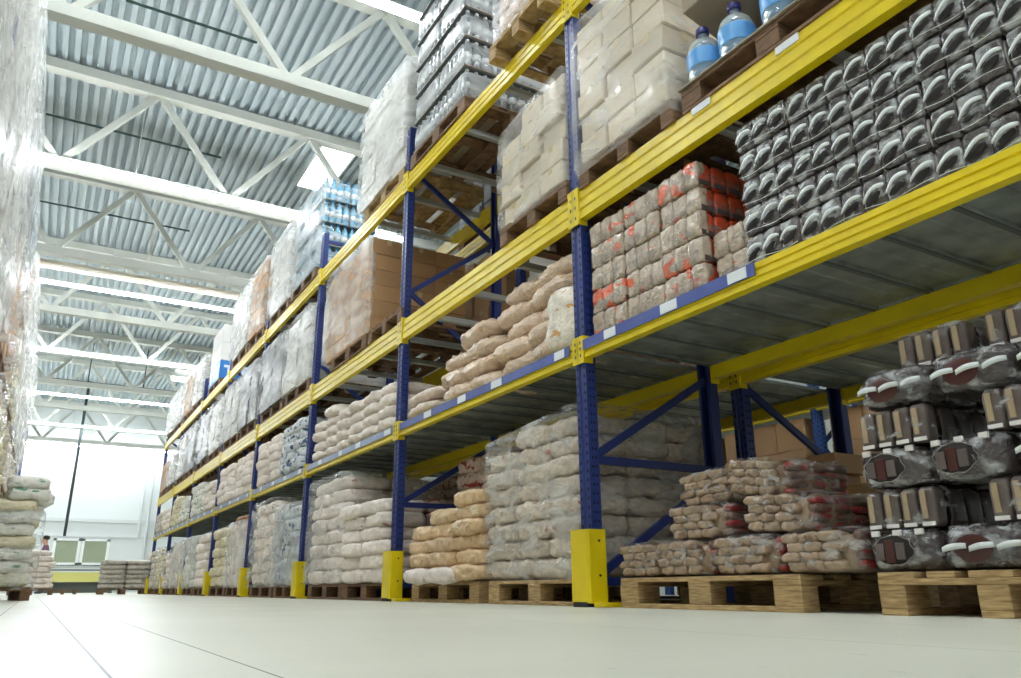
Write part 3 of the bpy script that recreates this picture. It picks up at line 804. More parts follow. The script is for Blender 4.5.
# ---- middle level right of the nearest post
CP = [carton_proto('pale_carton', (.34,.266,.165), 'carton_pale', b=.009)]
CB = [carton_proto('carton', (.4,.36,.19), 'carton')]
pallet(PAL_SHORT_D, 2.56, 3.07, Z2, 'pallet under film-wrapped pale cartons right of nearest post')
stack(CP, 'pale carton in film', 'middle level right of nearest post', 2.56, 2.66, 3.48, Z2+PH, 3, 6, .345, 'pale cartons on middle level right of nearest post', side=2, dz=.168, rzj=.02, jx=.012)
wrap(2.535, 3.62, 2.635, 3.505, Z2+.06, Z2+PH+1.03, 'film_white', 'milky stretch film around pale cartons right of nearest post', 3, .016, 16)
pallet(PAL_LONG_D, 2.57, 2.0, Z2, 'dark wooden pallet under big water jugs, upper right', 1.0)
sh = link('cardboard_sheet', MB().box((0,0,.004), (.96,1.18,.008)).mesh('cardboard_sheet','flap'), None, (3.04,2.0,Z2+PH)); tag(sh, 'thin cardboard sheet between pallet and water jugs', 'cardboard')
jp = [(.001,0),(.085,0),(.095,.02),(.095,.06),(.089,.075),(.095,.09),(.095,.2),(.086,.24),(.045,.29),(.028,.3),(.028,.33)]
jug = {'name':'water_jug','cat':'bottle','mesh':MB().lathe(jp, 24).mesh('water_jug','jug_wall',True),
       'parts':[('cap', MB().lathe([(.034,.325),(.036,.33),(.036,.36),(.032,.365)], 20).mesh('cap','cap_navy',True), 'navy screw cap'),
                ('label', MB().lathe([(.0965,.095),(.0968,.1),(.0968,.19),(.0965,.195)], 24).mesh('label','label_blue',True), 'blue paper label'),
                ('handle', MB().tube([(.03,0,.31),(.07,0,.33),(.1,0,.3),(.098,0,.24)], .009, 8).mesh('handle','cap_navy',True), 'navy carrying loop')]}
for i, (x, y) in enumerate(((2.68,2.49),(2.69,2.27),(2.68,1.98),(2.9,2.38),(2.9,2.12),(2.68,1.74))):
    spawn(jug, (x,y,Z2+PH+.009), ['clear water jug with blue label beside wrapped cartons, upper right','clear water jug with navy cap, middle of the visible jugs','blue labelled water jug rightmost above the yellow beam','clear water jug in back row, left one','clear water jug in back row, right one','blue labelled water jug hidden behind beam, far right'][i], 'water jugs on upper right pallet', .6*i)
# cardboard tray held open above the jugs
o = link('cardboard_tray', MB().box((0,0,0), (.5,.62,.006), rot=Matrix.Rotation(.28,3,'Y')).box((-.235,0,.13), (.006,.62,.14)).mesh('cardboard_tray','flap'), None, (2.86,2.25,3.04))
tag(o, 'brown cardboard tray lying over the water jugs', 'cardboard')
o = link('carton', MB().box((0,0,.16), (.3,.5,.32), b=.004).mesh('carton','carton'), None, (3.25,2.3,Z2+PH+.01)); tag(o, 'plain brown carton behind the water jugs', 'box')

# ---- middle level left of the nearest post: pale cartons under film
pallet(PAL_SHORT_D, 2.56, 4.07, Z2, 'pallet under torn film cartons left of nearest post')
stack(CP, 'pale carton under torn film', 'middle level left of nearest post', 2.57, 3.67, 4.49, Z2+PH, 3, 5, .345, 'pale cartons on middle level left of nearest post', side=2, dz=.168, rzj=.02, tops=[4,5,5])
wrap(2.55, 3.62, 3.645, 4.51, Z2+.1, Z2+PH+.86, 'film_white', 'loose stretch film around pale cartons left of nearest post', 8, .014, 16, top_slope=.12)

# ---- floor: grey wrapped sacks behind the nearest post
V_GREY = sack_variants('grey_sack','sack',(.36,.39,.125),'sack_grey',5,.3,.014)
pallet(PAL_LONG, 2.62, 4.2, 0, 'wooden pallet under grey film-wrapped sacks behind nearest guard', .9)
stack(V_GREY, 'grey sack under clear film', 'floor left of nearest post', 2.64, 3.70, 4.80, PH+.002, 3, 8, .35, 'grey film-wrapped sacks', side=2, dz=.117, tops=[7,8,8])
wrap(2.62, 3.74, 3.68, 4.83, PH-.01, 1.15, 'film_clear', 'clear shiny stretch film around the grey sacks behind nearest post', 11, .014, 12, top_slope=.09)

# ---- floor: tan sacks right of the second post
V_TAN = sack_variants('tan_sack','sack',(.40,.45,.118),'sack_tan',5,.35,.012)
pallet(PAL_LONG, 2.62, 5.48, 0, 'wooden pallet under tan sacks right of second guard', .9)
stack(V_TAN, 'tan sack', 'floor pallet right of second post', 2.6, 4.9, 6.08, PH, 3, 6, .4, 'tan sacks on the floor pallet', side=1, dz=.104, tops=[4,5,6], rzj=.08)
V_RAG = MB().rblock((.2,.34,.11), (8,10,5), 3, .02, 9, 4).mesh('plastic_rag','sack_white',True)
for i, y in enumerate((5.78,5.36)):
    spawn({'name':'plastic_sheet','cat':'plastic sheet','mesh':V_RAG}, (2.57,y,.13), ['crumpled white plastic hanging at the pallet edge by second guard','crumpled white plastic under tan sacks, middle of pallet'][i], None, .2*i)
# red and white sacks behind them
V_RED = sack_variants('red_printed_sack','sack',(.42,.5,.14),'sack_red',4,.35,.014)
pallet(PAL_FAR, 3.85, 5.75, 0, 'dark pallet in second rack row under red printed sacks', 1.0)
stack(V_RED, 'red and white sack', 'second rack row behind tan sacks', 3.9, 4.75, 6.2, PH, 3, 8, .42, 'red and white sacks behind', dz=.128)
stack(V_RED, 'red and white sack', 'rear of floor pallet by second post', 3.08, 5.3, 6.28, PH, 2, 8, .42, 'red and white sacks at pallet rear', dz=.128)
pallet(PAL_FAR, 3.85, 7.9, 0, 'dark pallet in second rack row behind white sacks', 1.0, (1,2.0,1))
stack(V_RED, 'red and white sack', 'second rack row behind white sacks', 3.9, 6.7, 9.05, PH, 5, 9, .42, 'red and white sacks behind white sacks', dz=.128)
o = link('carton', MB().box((0,0,.17), (.34,.4,.34), b=.004).box((-.1,-.24,.33), (.3,.3,.006), rot=Matrix.Rotation(.5,3,'X')).mesh('carton','carton'), None, (3.66,4.9,.62))
tag(o, 'open brown carton with raised flap behind the tan sacks', 'box')
o = link('carton', MB().box((0,0,.235), (.38,.55,.47), b=.004).mesh('carton','carton'), None, (3.66,4.95,PH)); tag(o, 'large brown carton under the open one behind tan sacks', 'box')

# ---- steel shelf between nearest and second posts: peach plastic bags
V_PEACH = sack_variants('peach_bag','bag',(.5,.58,.15),'bag_peach',5,.7,.016,3.6,6,20,(5,9,9),(14,18,8),.02,(5,10,16))
V_PINK = sack_variants('pale_bag','bag',(.55,.72,.125),'bag_pink',3,.6,.014,3,5,40)
gp = 'peach plastic bags on the steel shelf'
cols = [(3.93,5,'beside the nearest post'), (4.42,5,'second stack from nearest post'), (4.98,4,'third stack from nearest post'), (5.36,3,'fourth stack from nearest post')]
for ci, (yc, n, nm) in enumerate(cols):
    for k in range(n):
        spawn(V_PEACH[(ci*2+k) % 5], (2.62+.25+R.uniform(-.03,.03),yc+(.05 if k % 2 else -.03)+R.uniform(-.02,.02),Z1+.004+.133*k), f'peach plastic bag, {layer(k,n)} one, {nm}, steel shelf', gp, R.uniform(-.12,.12)+(PI if k % 2 else 0), R.uniform(-.07,.07))
o = spawn({'name':'white_bag','cat':'bag','mesh':MB().rblock((.2,.36,.42), (9,10,9), 3.4, .02, 7, 5, 0).mesh('white_bag','bag_yellow',True)}, (2.66,3.8,Z1+.004), 'upright white and yellow bag leaning beside nearest post on steel shelf', None, .05, .12)
for k in range(2):
    spawn(V_PINK[k], (2.86,6.0-.04*k,Z1+.004+.11*k), f'limp pale pink bag, {["lower","upper"][k]} one, beside second post on steel shelf', 'limp pale bags by second post', .06*k, -.03)
for k, y in enumerate((4.1,4.7,5.2)):
    for j in range(3):
        spawn(V_PEACH[(k+j) % 5], (3.3,y,Z1+.004+.133*j), f'peach plastic bag in back row, {layer(j,3)} one, {["right","middle","left"][k]} stack', gp)

# ---- floor left of the second post: white sacks
V_WH = sack_variants('white_sack','sack',(.42,.6,.13),'sack_white',5,.4,.012,4,6,60)
V_WH2 = sack_variants('white_sack','sack',(.5,.6,.14),'sack_white',4,.35,.012,4,6,70)
pallet(PAL_LONG_D, 2.58, 7.05, 0, 'dark pallet under loose white sacks left of second guard', 1.0)
stack(V_WH, 'white sack', 'floor pallet left of second post', 2.53, 6.48, 7.64, PH, 2, 6, .42, 'white sacks left of second post', dz=.119, odd=.12, tops=[6,6], rzj=.07)
stack(V_RED, 'red-sided white sack', 'behind white sacks left of second post', 2.98, 6.5, 7.6, PH, 2, 6, .42, 'red-sided sacks', dz=.119)
pallet(PAL_LONG_D, 2.58, 8.2, 0, 'dark pallet under tall white wrapped stack right of third guard', 1.0)
stack(V_WH2, 'white wrapped sack', 'floor pallet right of third post', 2.56, 7.66, 8.76, PH, 2, 8, .5, 'white wrapped sacks right of third post', side=1, dz=.132)
wrap(2.525, 3.62, 7.63, 8.79, PH, 1.23, 'film_white', 'milky stretch film around tall white sacks right of third post', 15, .016, 12)

# ---- steel shelf between second and third posts: white sacks with red bits
V_WS = sack_variants('white_sack','sack',(.5,.44,.125),'sack_white',5,.35,.014,3.6,7,80)
stack(V_WS, 'white lumpy sack', 'steel shelf between second and third posts', 2.56, 6.5, 8.98, Z1+.004, 6, 4, .5, 'white sacks on shelf between second and third posts', dz=.112, tops=[4,5,4,4,4,4], rzj=.15)

# ---- middle level between second and third posts: brown cartons
CBig = [carton_proto('brown_carton', (.36,.36,.172), 'carton')]
pallet(PAL_LONG_D, 2.56, 7.85, Z2, 'pallet under tall brown cartons between second and third posts')
stack(CBig, 'brown carton', 'middle level between second and third posts', 2.56, 7.2, 8.62, Z2+PH, 4, 6, .365, 'brown cartons on middle level', side=2, dz=.174, rzj=.015, jx=.006)
wrap(2.53, 2.6, 7.21, 8.65, Z2+PH-.02, Z2+PH+1.06, 'film_milky', 'milky film over the front of the brown carton stack', 17, .012, 16)
pallet(PAL_SHORT_D, 2.56, 6.78, Z2, 'empty dark pallet left of second post on middle level')

# ---- top level
PB = [carton_proto('white_carton', (.4,.42,.2), 'carton_white', False)]
def bottle_pack(name, nY, nX, r, h, mat, cap, seed, film_m='film_pack', band=None):
    """shrink pack of bottles: the outer rows are built one by one"""
    parts = []; W, Dp = nY*2*r, nX*2*r
    prof = [(r*.9,0),(r*.98,.01),(r*.98,h*.62),(r*.8,h*.76),(r*.36,h*.88),(r*.34,h*.93)]
    for i in range(nX):
        for j in range(nY):
            if i and j: continue
            x, y = -Dp/2+r+2*r*i, -W/2+r+2*r*j
            sub = [('cap', MB().lathe([(r*.42,h*.92),(r*.42,h)], 10, (x,y,0)).mesh('cap', cap, True))]
            if band: sub.append(('label', MB().lathe([(r*.995,h*.28),(r*.995,h*.5)], 12, (x,y,0)).mesh('label', band, True)))
            parts.append(('bottle', MB().lathe(prof, 12, (x,y,0)).mesh('bottle', mat, True), None, sub))
    tray = MB().box((0,0,.006), (Dp,W,.01)).mesh(name, 'flap')
    parts.append(('film', MB().rblock((Dp+.008,W+.008,h*.9), (6,8,5), 12, .004, 8, seed, open_bottom=True).mesh('film', film_m, True), 'clear shrink film'))
    return {'name':name,'cat':'bottle pack','mesh':tray,'parts':parts}, W, Dp
# grey-white bottle packs, left half of the bay beside the second post
WP, W_, D_ = bottle_pack('bottle_pack', 6, 5, .045, .3, 'pet_grey', 'pet_white', 3, 'film_milky', 'pet_white')
pallet(PAL_LONG_D, 2.56, 5.68, Z3, 'pallet under tall dark bottle packs right of second post, top level')
for r in range(5):
    for c in range(2):
        spawn(WP, (2.56+D_/2,6.19-W_/2-c*(W_+.004),Z3+PH+.312*r), f'film pack of dark bottles, {layer(r,5)} layer, {["left","right"][c]} column, top level', 'dark bottle packs on the top level')
    spawn(WP, (2.56+D_*1.5+.006,6.19-W_/2-(W_+.004),Z3+PH+.312*r), f'film pack of dark bottles, {layer(r,5)} layer, back column, top level', 'dark bottle packs on the top level')
    link('layer_card', MB().box((3.0,5.65,Z3+PH+.312*r+.304), (.89,1.07,.005)).mesh('layer_card','grey_dark'))
for i, o in enumerate([o for o in C.objects if o.name.startswith('layer_card')]): tag(o, f'thin grey card sheet above {layer(i,5)} layer of dark bottle packs', 'cardboard', 'card sheets between bottle layers')
# pallet with film-wrapped pink-white sacks at the top left of the nearest post
pallet(PAL_SHORT, 2.5, 4.07, Z3, 'pale pallet jutting out left of nearest post, top level', 1.0)
V_TOP = sack_variants('pink_white_sack','sack',(.45,.42,.16),'bag_pink',3,.35,.012,4,6,90)
stack(V_TOP, 'pink-white sack in film', 'top level left of nearest post', 2.53, 3.68, 4.46, Z3+PH, 2, 4, .45, 'pink-white sacks on the top pallet', side=1, dz=.145)
wrap(2.5, 3.48, 3.65, 4.49, Z3+PH-.03, Z3+PH+.64, 'film_white', 'white film around pink-white sacks left of nearest post, top level', 23, .014, 14)
pallet(PAL_LONG_D, 2.56, 2.9, Z3, 'dark pallet above the frame right of nearest post, top level')
# white wrapped stack left of second post
pallet(PAL_LONG, 2.52, 7.0, Z3, 'pale pallet under white wrapped cartons left of second post, top level')
stack(PB, 'white carton in film', 'top level left of second post', 2.56, 6.4, 7.66, Z3+PH, 3, 6, .4, 'white cartons left of second post', side=1, dz=.203, rzj=.03)
wrap(2.53, 3.5, 6.37, 7.69, Z3+PH-.02, Z3+PH+1.25, 'film_milky', 'milky film around white cartons left of second post, top level', 25, .018, 14)
# blue water bottles left of the third post
BP, W_, D_ = bottle_pack('water_bottle_pack', 6, 4, .048, .33, 'pet_blue', 'cap_blue', 4, 'film_clear', 'pet_white')
pallet(PAL_LONG_D, 2.56, 9.95, Z3, 'pallet under blue water bottle packs left of third post')
for r in range(4):
    for c in range(2):
        spawn(BP, (2.60+D_/2,10.52-W_/2-c*(W_+.006),Z3+PH+.334*r), f'shrink pack of blue water bottles, {layer(r,4)} layer, {["left","right"][c]} front column', 'blue water bottle packs')
    spawn(BP, (2.60+D_*1.5+.006,10.52-W_/2-(W_+.006),Z3+PH+.334*r), f'shrink pack of blue water bottles, {layer(r,4)} layer, back column', 'blue water bottle packs')
wrap(2.57, 2.62, 9.34, 10.54, Z3+PH-.01, Z3+PH+1.3, 'film_milky', 'white film over the front of the blue water bottles', 27, .006, 16)

# ---- the remaining loads further down the aisle
V_S = {'white': sack_variants('white_sack','sack',(.5,.52,.17),'sack_white',4,.3,.014,4,6,100,None,(9,10,6)),
       'green': sack_variants('green_printed_sack','sack',(.5,.52,.17),'sack_green',4,.3,.014,4,6,110,None,(9,10,6)),
       'blue': sack_variants('blue_printed_sack','sack',(.5,.52,.17),'sack_bluep',4,.3,.014,4,6,120,None,(9,10,6)),
       'yellow': sack_variants('cream_sack','sack',(.5,.52,.17),'sack_yellow',4,.3,.014,4,6,130,None,(9,10,6)),
       'grey': sack_variants('grey_sack','sack',(.5,.52,.17),'sack_old',4,.3,.014,4,6,140,None,(9,10,6))}
CW = [carton_proto('white_carton', (.46,.54,.235), 'carton_white', False)]
CK = [carton_proto('brown_carton', (.46,.54,.235), 'carton', False)]
CD = [carton_proto('dark_pack', (.46,.54,.235), 'carton_dark', False, 'food pack')]
NAME = {'white':'white sack','green':'green printed white sack','blue':'blue printed sack','yellow':'cream sack','grey':'grey sack','cw':'white carton','ck':'brown carton','cd':'dark grey pack'}
def far_load(level, z, k, half, kind, nl, film_m=None, y0=None, y1=None, dz=None, xoff=0., ncol=2):
    c0 = py(k)+(.1 if half == 'right' else 1.43); a, b = (c0, c0+1.2) if y0 is None else (y0, y1)
    where = f'{level} {"left of "+PN[k] if half == "right" else "right of "+PN[k+1]} post'
    x0 = 2.55+xoff
    zb = z+(PH if level != 'steel shelf' else .004)
    if level != 'steel shelf':
        pallet(PAL_FAR, x0+.02, (a+b)/2, z, f'dark wooden pallet under {NAME[kind]}s, {where}', 1.0, (1,(b-a)/1.2,1))
    V = V_S.get(kind) or {'cw':CW,'ck':CK,'cd':CD}[kind]
    d_ = dz or (.15 if kind in V_S else .237)
    stack(V, NAME[kind], where, x0, a, b, zb, ncol, nl, .5 if kind in V_S else .46, f'{NAME[kind]}s, {where}', side=1 if k < 4 else 0, dz=d_, rzj=.06 if kind in V_S else .02)
    if film_m: wrap(x0-.03, x0+1.02, a-.03, b+.03, zb-.02, zb+d_*nl+.03, film_m, f'film around the {NAME[kind]}s, {where}', k*7+nl, .016, 12)
# floor
far_load('floor', 0, 2, 'right', 'blue', 6, 'film_milky', 9.28, 10.2)
far_load('floor', 0, 2, 'left', 'white', 7, 'film_clear', 10.3, 11.5)
far_load('floor', 0, 3, 'right', 'white', 6, 'film_milky', 12.12, 13.1)
far_load('floor', 0, 3, 'left', 'yellow', 6, None, 13.2, 14.5)
spawn({'name':'orange_mesh_sack','cat':'sack','mesh':MB().rblock((.9,.95,.15), (9,10,5), 3, .03, 6, 9, .3).mesh('orange_mesh_sack','orange_mesh',True)}, (3.0,12.6,PH+.905), 'orange mesh sack lying on top of the wrapped white stack, floor', None)
far_load('floor', 0, 4, 'right', 'white', 6, None, 14.95, 16.1)
far_load('floor', 0, 4, 'left', 'green', 6, 'film_milky')
far_load('floor', 0, 5, 'right', 'white', 6, 'film_milky')
far_load('floor', 0, 5, 'left', 'white', 5, 'film_clear')
far_load('floor', 0, 6, 'right', 'yellow', 6, 'film_clear')
far_load('floor', 0, 6, 'left', 'grey', 6, None)
# steel shelf
far_load('steel shelf', Z1, 2, 'right', 'blue', 5, None, 9.3, 10.3, .118)
far_load('steel shelf', Z1, 2, 'left', 'white', 5, None, 10.35, 11.8, .118)
far_load('steel shelf', Z1, 3, 'right', 'white', 5, None, dz=.118)
far_load('steel shelf', Z1, 3, 'left', 'white', 5, None, dz=.118)
far_load('steel shelf', Z1, 4, 'right', 'white', 4, None, dz=.118)
far_load('steel shelf', Z1, 4, 'left', 'green', 5, None, dz=.118)
far_load('steel shelf', Z1, 5, 'right', 'green', 4, None, dz=.118)
far_load('steel shelf', Z1, 5, 'left', 'yellow', 5, None, dz=.118)
far_load('steel shelf', Z1, 6, 'right', 'white', 4, None, dz=.118)
far_load('steel shelf', Z1, 6, 'left', 'grey', 4, None, dz=.118)
# middle level
far_load('middle level', Z2, 2, 'right', 'cw', 4, 'film_milky', 9.28, 10.42)
far_load('middle level', Z2, 2, 'left', 'cd', 4, 'film_milky', 10.55, 11.8)
far_load('middle level', Z2, 3, 'right', 'cd', 4, 'film_milky', 12.1, 13.2)
far_load('middle level', Z2, 3, 'left', 'cw', 4, 'film_milky', 13.35, 14.6)
far_load('middle level', Z2, 4, 'right', 'cw', 4, 'film_clear')
far_load('middle level', Z2, 4, 'left', 'cd', 4, 'film_clear')
far_load('middle level', Z2, 5, 'right', 'cd', 4, 'film_milky')
far_load('middle level', Z2, 5, 'left', 'cw', 4, 'film_clear')
far_load('middle level', Z2, 6, 'right', 'cw', 3, 'film_milky')
far_load('middle level', Z2, 6, 'left', 'ck', 3, None)
# top level
far_load('top level', Z3, 2, 'left', 'cw', 5, 'film_milky', 10.68, 11.78)
far_load('top level', Z3, 3, 'right', 'ck', 5, 'film_milky', 12.15, 13.2)
far_load('top level', Z3, 3, 'left', 'cw', 5, 'film_milky', 13.3, 14.6)
far_load('top level', Z3, 5, 'right', 'cw', 4, 'film_clear')
far_load('top level', Z3, 5, 'left', 'ck', 4, 'film_milky')
far_load('top level', Z3, 6, 'right', 'cw', 4, 'film_milky')
far_load('top level', Z3, 6, 'left', 'cw', 4, 'film_milky')
# white display box with a blue printed panel
pallet(PAL_FAR, 2.58, 16.4, Z3, 'dark pallet under the white and blue display boxes, top level', 1.0)
for r in range(3):
    bx = link('display_box', MB().box((0,0,.19), (.9,1.1,.375), b=.006).mesh('display_box', 'poster_blue' if r == 0 else 'carton_white'), None, (3.02,16.4,Z3+PH+.38*r))
    tag(bx, ['blue printed display box with white letters, top level','plain white display box above the blue one','topmost plain white display box above the blue one'][r], 'box', 'display boxes on the top level')
    if r == 0:
        m_ = MB()
        for j in range(3):
            xx = -.27+j*.27
            m_.box((xx,-.5515,.26), (.2,.004,.05)).box((xx,-.5515,.15), (.06,.004,.2))
        for j in range(3):
            yy = .33-j*.33
            m_.box((-.4515,yy,.26), (.004,.22,.05)).box((-.4515,yy,.15), (.004,.07,.2))
        link('white_letters', m_.mesh('white_letters','card_white'), bx)

# ---- back-to-back rack row (seen through the gaps)
CT = [carton_proto('carton', (.3,.34,.22), 'carton')]
def rear_load(where, x0, z, y0, y1, ncol, nl, V, desc, dz, depth):
    pallet(PAL_FAR, x0, (y0+y1)/2, z, f'dark wooden pallet under {desc}s, {where}', 1.0)
    stack(V, desc, where, x0, y0, y1, z+PH, ncol, nl, depth, f'{desc}s, {where}', dz=dz, rzj=.03)
rear_load('second rack row middle level, right bay', 3.86, Z2, 1.0, 2.2, 3, 5, CT, 'brown carton', .222, .32)
rear_load('second rack row middle level, by nearest post', 3.86, Z2, 2.3, 3.4, 3, 5, CT, 'brown carton', .222, .32)
rear_load('second rack row middle level, left of nearest post', 3.86, Z2, 3.8, 5.0, 3, 5, CT, 'brown carton', .222, .32)
rear_load('second rack row top level, left of nearest post', 3.86, Z3, 3.8, 5.0, 3, 5, CT, 'brown carton', .222, .32)
rear_load('second rack row middle level, right of second post', 3.86, Z2, 5.1, 6.2, 2, 5, CW, 'white carton', .237, .46)
rear_load('second rack row top level, right of second post', 3.86, Z3, 5.1, 6.2, 2, 5, CD, 'dark grey pack', .237, .46)
rear_load('second rack row middle level, left of second post', 3.86, Z2, 6.6, 7.8, 3, 5, CT, 'brown carton', .222, .32)
rear_load('second rack row top level, left of second post', 3.86, Z3, 6.6, 7.8, 2, 5, CD, 'dark grey pack', .237, .46)
V_PL = sack_variants('pale_bag','bag',(.5,.45,.15),'bag_pink',3,.4,.014,3.5,6,160,None,(9,10,6))
stack(V_PL, 'pale bag', 'second rack row shelf behind peach bags', 3.86, 3.75, 5.2, Z1+.004, 3, 5, .5, 'pale bags on second rack row shelf', dz=.13)
# second row, floor
pallet(PAL_FAR, 3.86, 2.9, 0, 'dark pallet in second rack row behind brown packets', 1.0)
for i, (x, y, z, d) in enumerate(((4.05,2.62,PH,(.4,.5,.28)), (4.05,3.12,PH,(.4,.46,.3)), (4.15,3.42,PH+.3,(.4,.62,.3)), (4.1,2.75,PH+.28,(.36,.4,.22)), (4.2,3.35,PH+.6,(.3,.6,.12)))):
    if i == 2: z = PH+.301
    if i == 4: z = PH+.602
    o = link('carton', MB().box((0,0,d[2]/2), d, b=.004).mesh('carton','carton'), None, (x,y,z)); tag(o, f'brown carton in second rack row behind brown packets, {["low right","low left","upper left","upper right","flat topmost"][i]} one', 'box', 'cartons in second rack row')

# ---- third rack across the next aisle
def third_upright(k, Y, label):
    t = link('rack_upright_frame', None, None, (7.0,Y,0)); tag(t, label, 'rack upright', 'blue rack uprights')
    pm = post_mesh(3.0).mesh('post', ['blue_lit','blue_hole'])
    link('post', pm, t); o = link('post', pm, t, (1.0,0,0)); o.rotation_euler.z = PI
    for a, b in (((.08,.2),(.92,.8)), ((.92,.85),(.08,1.5)), ((.08,1.55),(.92,2.2))):
        link('brace', MB().bar((a[0],0,a[1]), (b[0],0,b[1]), .03, .045).mesh('brace','blue_lit'), t)
for i, Y in enumerate((2.95,5.45,8.0)): third_upright(i, Y, f'blue upright tinted lighter as if lit, rack across the next aisle, {["right","middle","left"][i]} one')
for i, (a, b) in enumerate(((2.95,5.45),(5.45,8.0))):
    o = link('shelf_beam', MB().box((6.99,(a+b)/2,1.95), (.05,b-a-.1,.12), b=.004).mesh('shelf_beam','yellow')); tag(o, f'yellow beam of the rack across the next aisle, {["right","left"][i]} one', 'beam', 'yellow rack beams')
    o = link('deck_board', MB().box((7.5,(a+b)/2,2.03), (1.0,b-a-.12,.03)).mesh('deck_board','galv')); o.name = 'steel_deck'; tag(o, f'steel deck of the rack across the next aisle, {["right","left"][i]} bay', 'shelf panel')
CT3 = [carton_proto('shipping_box', (.38,.38,.34), 'carton')]
for i, (y0, y1, nl) in enumerate(((3.2,4.4,5),(4.5,5.3,5),(5.6,6.8,5),(6.9,7.8,5))):
    wh = f'rack across next aisle, {["first","second","third","fourth"][i]} pallet from right'
    pallet(PAL_FAR, 6.98, (y0+y1)/2, 0, f'wooden pallet of {wh}', 1.0, (1,(y1-y0)/1.2,1))
    stack(CT3, 'brown carton', wh, 7.0, y0, y1, PH, 3 if y1-y0 > 1 else 2, nl, .4, f'cartons, {wh}', dz=.342, rzj=.05)

# ---- left rack, seen at a grazing angle
XL = -.78
for k in range(0, 10):
    y = .9+2.8*k
    t = link('rack_upright_frame', None, None, (XL,y,0)); tag(t, f'blue upright of the left rack, {ORD[k]} from camera', 'rack upright', 'left rack uprights')
    pm = post_mesh(4.5).mesh('post', ['blue','blue_hole'])
    o = link('post', pm, t); o.rotation_euler.z = PI
    link('post', pm, t, (-1.0,0,0))
    for a, b in (((-.08,.2),(-.92,.8)), ((-.92,.85),(-.08,1.4)), ((-.08,1.5),(-.92,2.1)), ((-.92,2.15),(-.08,2.74)), ((-.08,2.78),(-.92,3.4)), ((-.92,3.45),(-.08,4.0))):
        link('brace', MB().bar((a[0],0,a[1]), (b[0],0,b[1]), .028, .045).mesh('brace','blue'), t)
for k in range(0, 9):
    a, b = .9+2.8*k+.052, .9+2.8*(k+1)-.052
    for nm, (z0, z1) in (('lowest',L1), ('middle',L2), ('top',L3)):
        for xx, sd in ((XL-.02,'aisle side'), (XL-.98,'far side')):
            o = link('shelf_beam', MB().box((xx,(a+b)/2,(z0+z1)/2), (.05,b-a,z1-z0), b=.004).mesh('shelf_beam','yellow'))
            tag(o, f'yellow beam of the left rack, {nm} level, {ORD[k]} bay, {sd}', 'beam', 'yellow rack beams')
def left_load(lv, z, k, h, kind, nl, film_m, xo=0., dz=None, on_shelf=False):
    y0 = .9+2.8*k+.12+h*1.32; y1 = y0+1.2
    where = f'left rack {lv} level, {ORD[k]} bay {["near","far"][h]} half'
    xf = XL+.06+xo+{'top':0,'middle':.07,'lowest':.12}[lv]
    zb = z+PH
    p = spawn(PAL_FAR, (xf-.52,(y0+y1)/2,z), f'wooden pallet, {where}', 'wooden pallets')
    V = V_S.get(kind) or {'cw':CW,'ck':CK,'cd':CD}[kind]; d_ = dz or (.15 if kind in V_S else .237)
    for kk in range(nl):
        for c in range(2):
            spawn(V[(kk+c) % len(V)], (xf-.26,y0+.3+.6*c,zb+d_*kk), words(NAME[kind]+',', layer(kk,nl), 'layer,', ['near','far'][c], 'column,', where), f'{NAME[kind]}s, {where}', R.uniform(-.05,.05))
    if film_m: wrap(xf-1.04, xf+.03, y0-.03, y1+.03, zb-.02, zb+d_*nl+.03, film_m, f'stretch film, {where}', k*3+h, .02, 12)
Ltop = [None,('cw',5,'film_milky'),('cw',5,'film_milky'),('cd',5,'film_milky'),('white',7,'film_milky'),('cw',5,'film_milky'),('cw',4,'film_clear'),('cw',5,'film_milky'),('cw',4,'film_milky')]
for k in range(2, 8):
    for h in (0, 1):
        a = Ltop[k]; kd, nl, fm = a
        if k == 3 and h == 1: kd, nl, fm = 'cd', 4, 'film_milky'
        if k == 4 and h == 0:
            y0 = .9+2.8*k+.12; 
            spawn(PAL_FAR, (XL-.46,y0+.6,Z3), 'wooden pallet under blue water bottles on the left rack', 'wooden pallets')
            for r in range(4):
                for c in range(2): spawn(BP, (XL-.16,y0+.3+.585*c,Z3+PH+.334*r), f'shrink pack of blue water bottles on left rack, {layer(r,4)} layer, {["near","far"][c]} column', 'blue water bottle packs on left rack', PI)
            continue
        left_load('top', Z3, k, h, kd, nl, fm)
for k in range(1, 7):
    for h in (0, 1):
        kd, nl, fm = {1:('cw',5,'film_milky'),2:('cw',5,'film_milky'),3:('ck',5,'film_clear'),4:('yellow',6,'film_milky'),5:('cw',5,'film_milky'),6:('cw',4,'film_milky')}[k]
        left_load('middle', Z2, k, h, kd, nl, fm)
for k in range(3, 8):
    for h in (0, 1): left_load('lowest', Z1, k, h, 'white' if (k+h) % 2 else 'yellow', 4, None if h else 'film_clear')
# pallet of sacks standing in the aisle at the left
V_AL = sack_variants('green_printed_sack','sack',(.42,.6,.15),'sack_green',5,.4,.02,5,5,170)
V_AY = sack_variants('cream_sack','sack',(.42,.6,.15),'sack_yellow',4,.4,.02,5,5,180)
pallet(pallet_proto(1.1,.85,True,'wood_dark'), -.93, 11.1, 0, 'dark reddish pallet under sacks at left edge of aisle', .85, None, .12)
for k in range(9):
    for c in range(2):
        for b in range(2):
            V = V_AL if (k+c+b) % 3 else V_AY
            x = -.30-.43*c+(.09 if k >= 7 and c == 0 else 0)+R.uniform(-.02,.03); y = 10.78+.6*b
            spawn(V[(k+c) % 4], (x,y,PH+.134*k), f'plump printed sack on left aisle pallet, {layer(k,9)} layer, {["right","left"][c]} {["front","rear"][b]}', 'sacks on the left aisle pallet', .12+R.uniform(-.15,.15), R.uniform(-.05,.05))
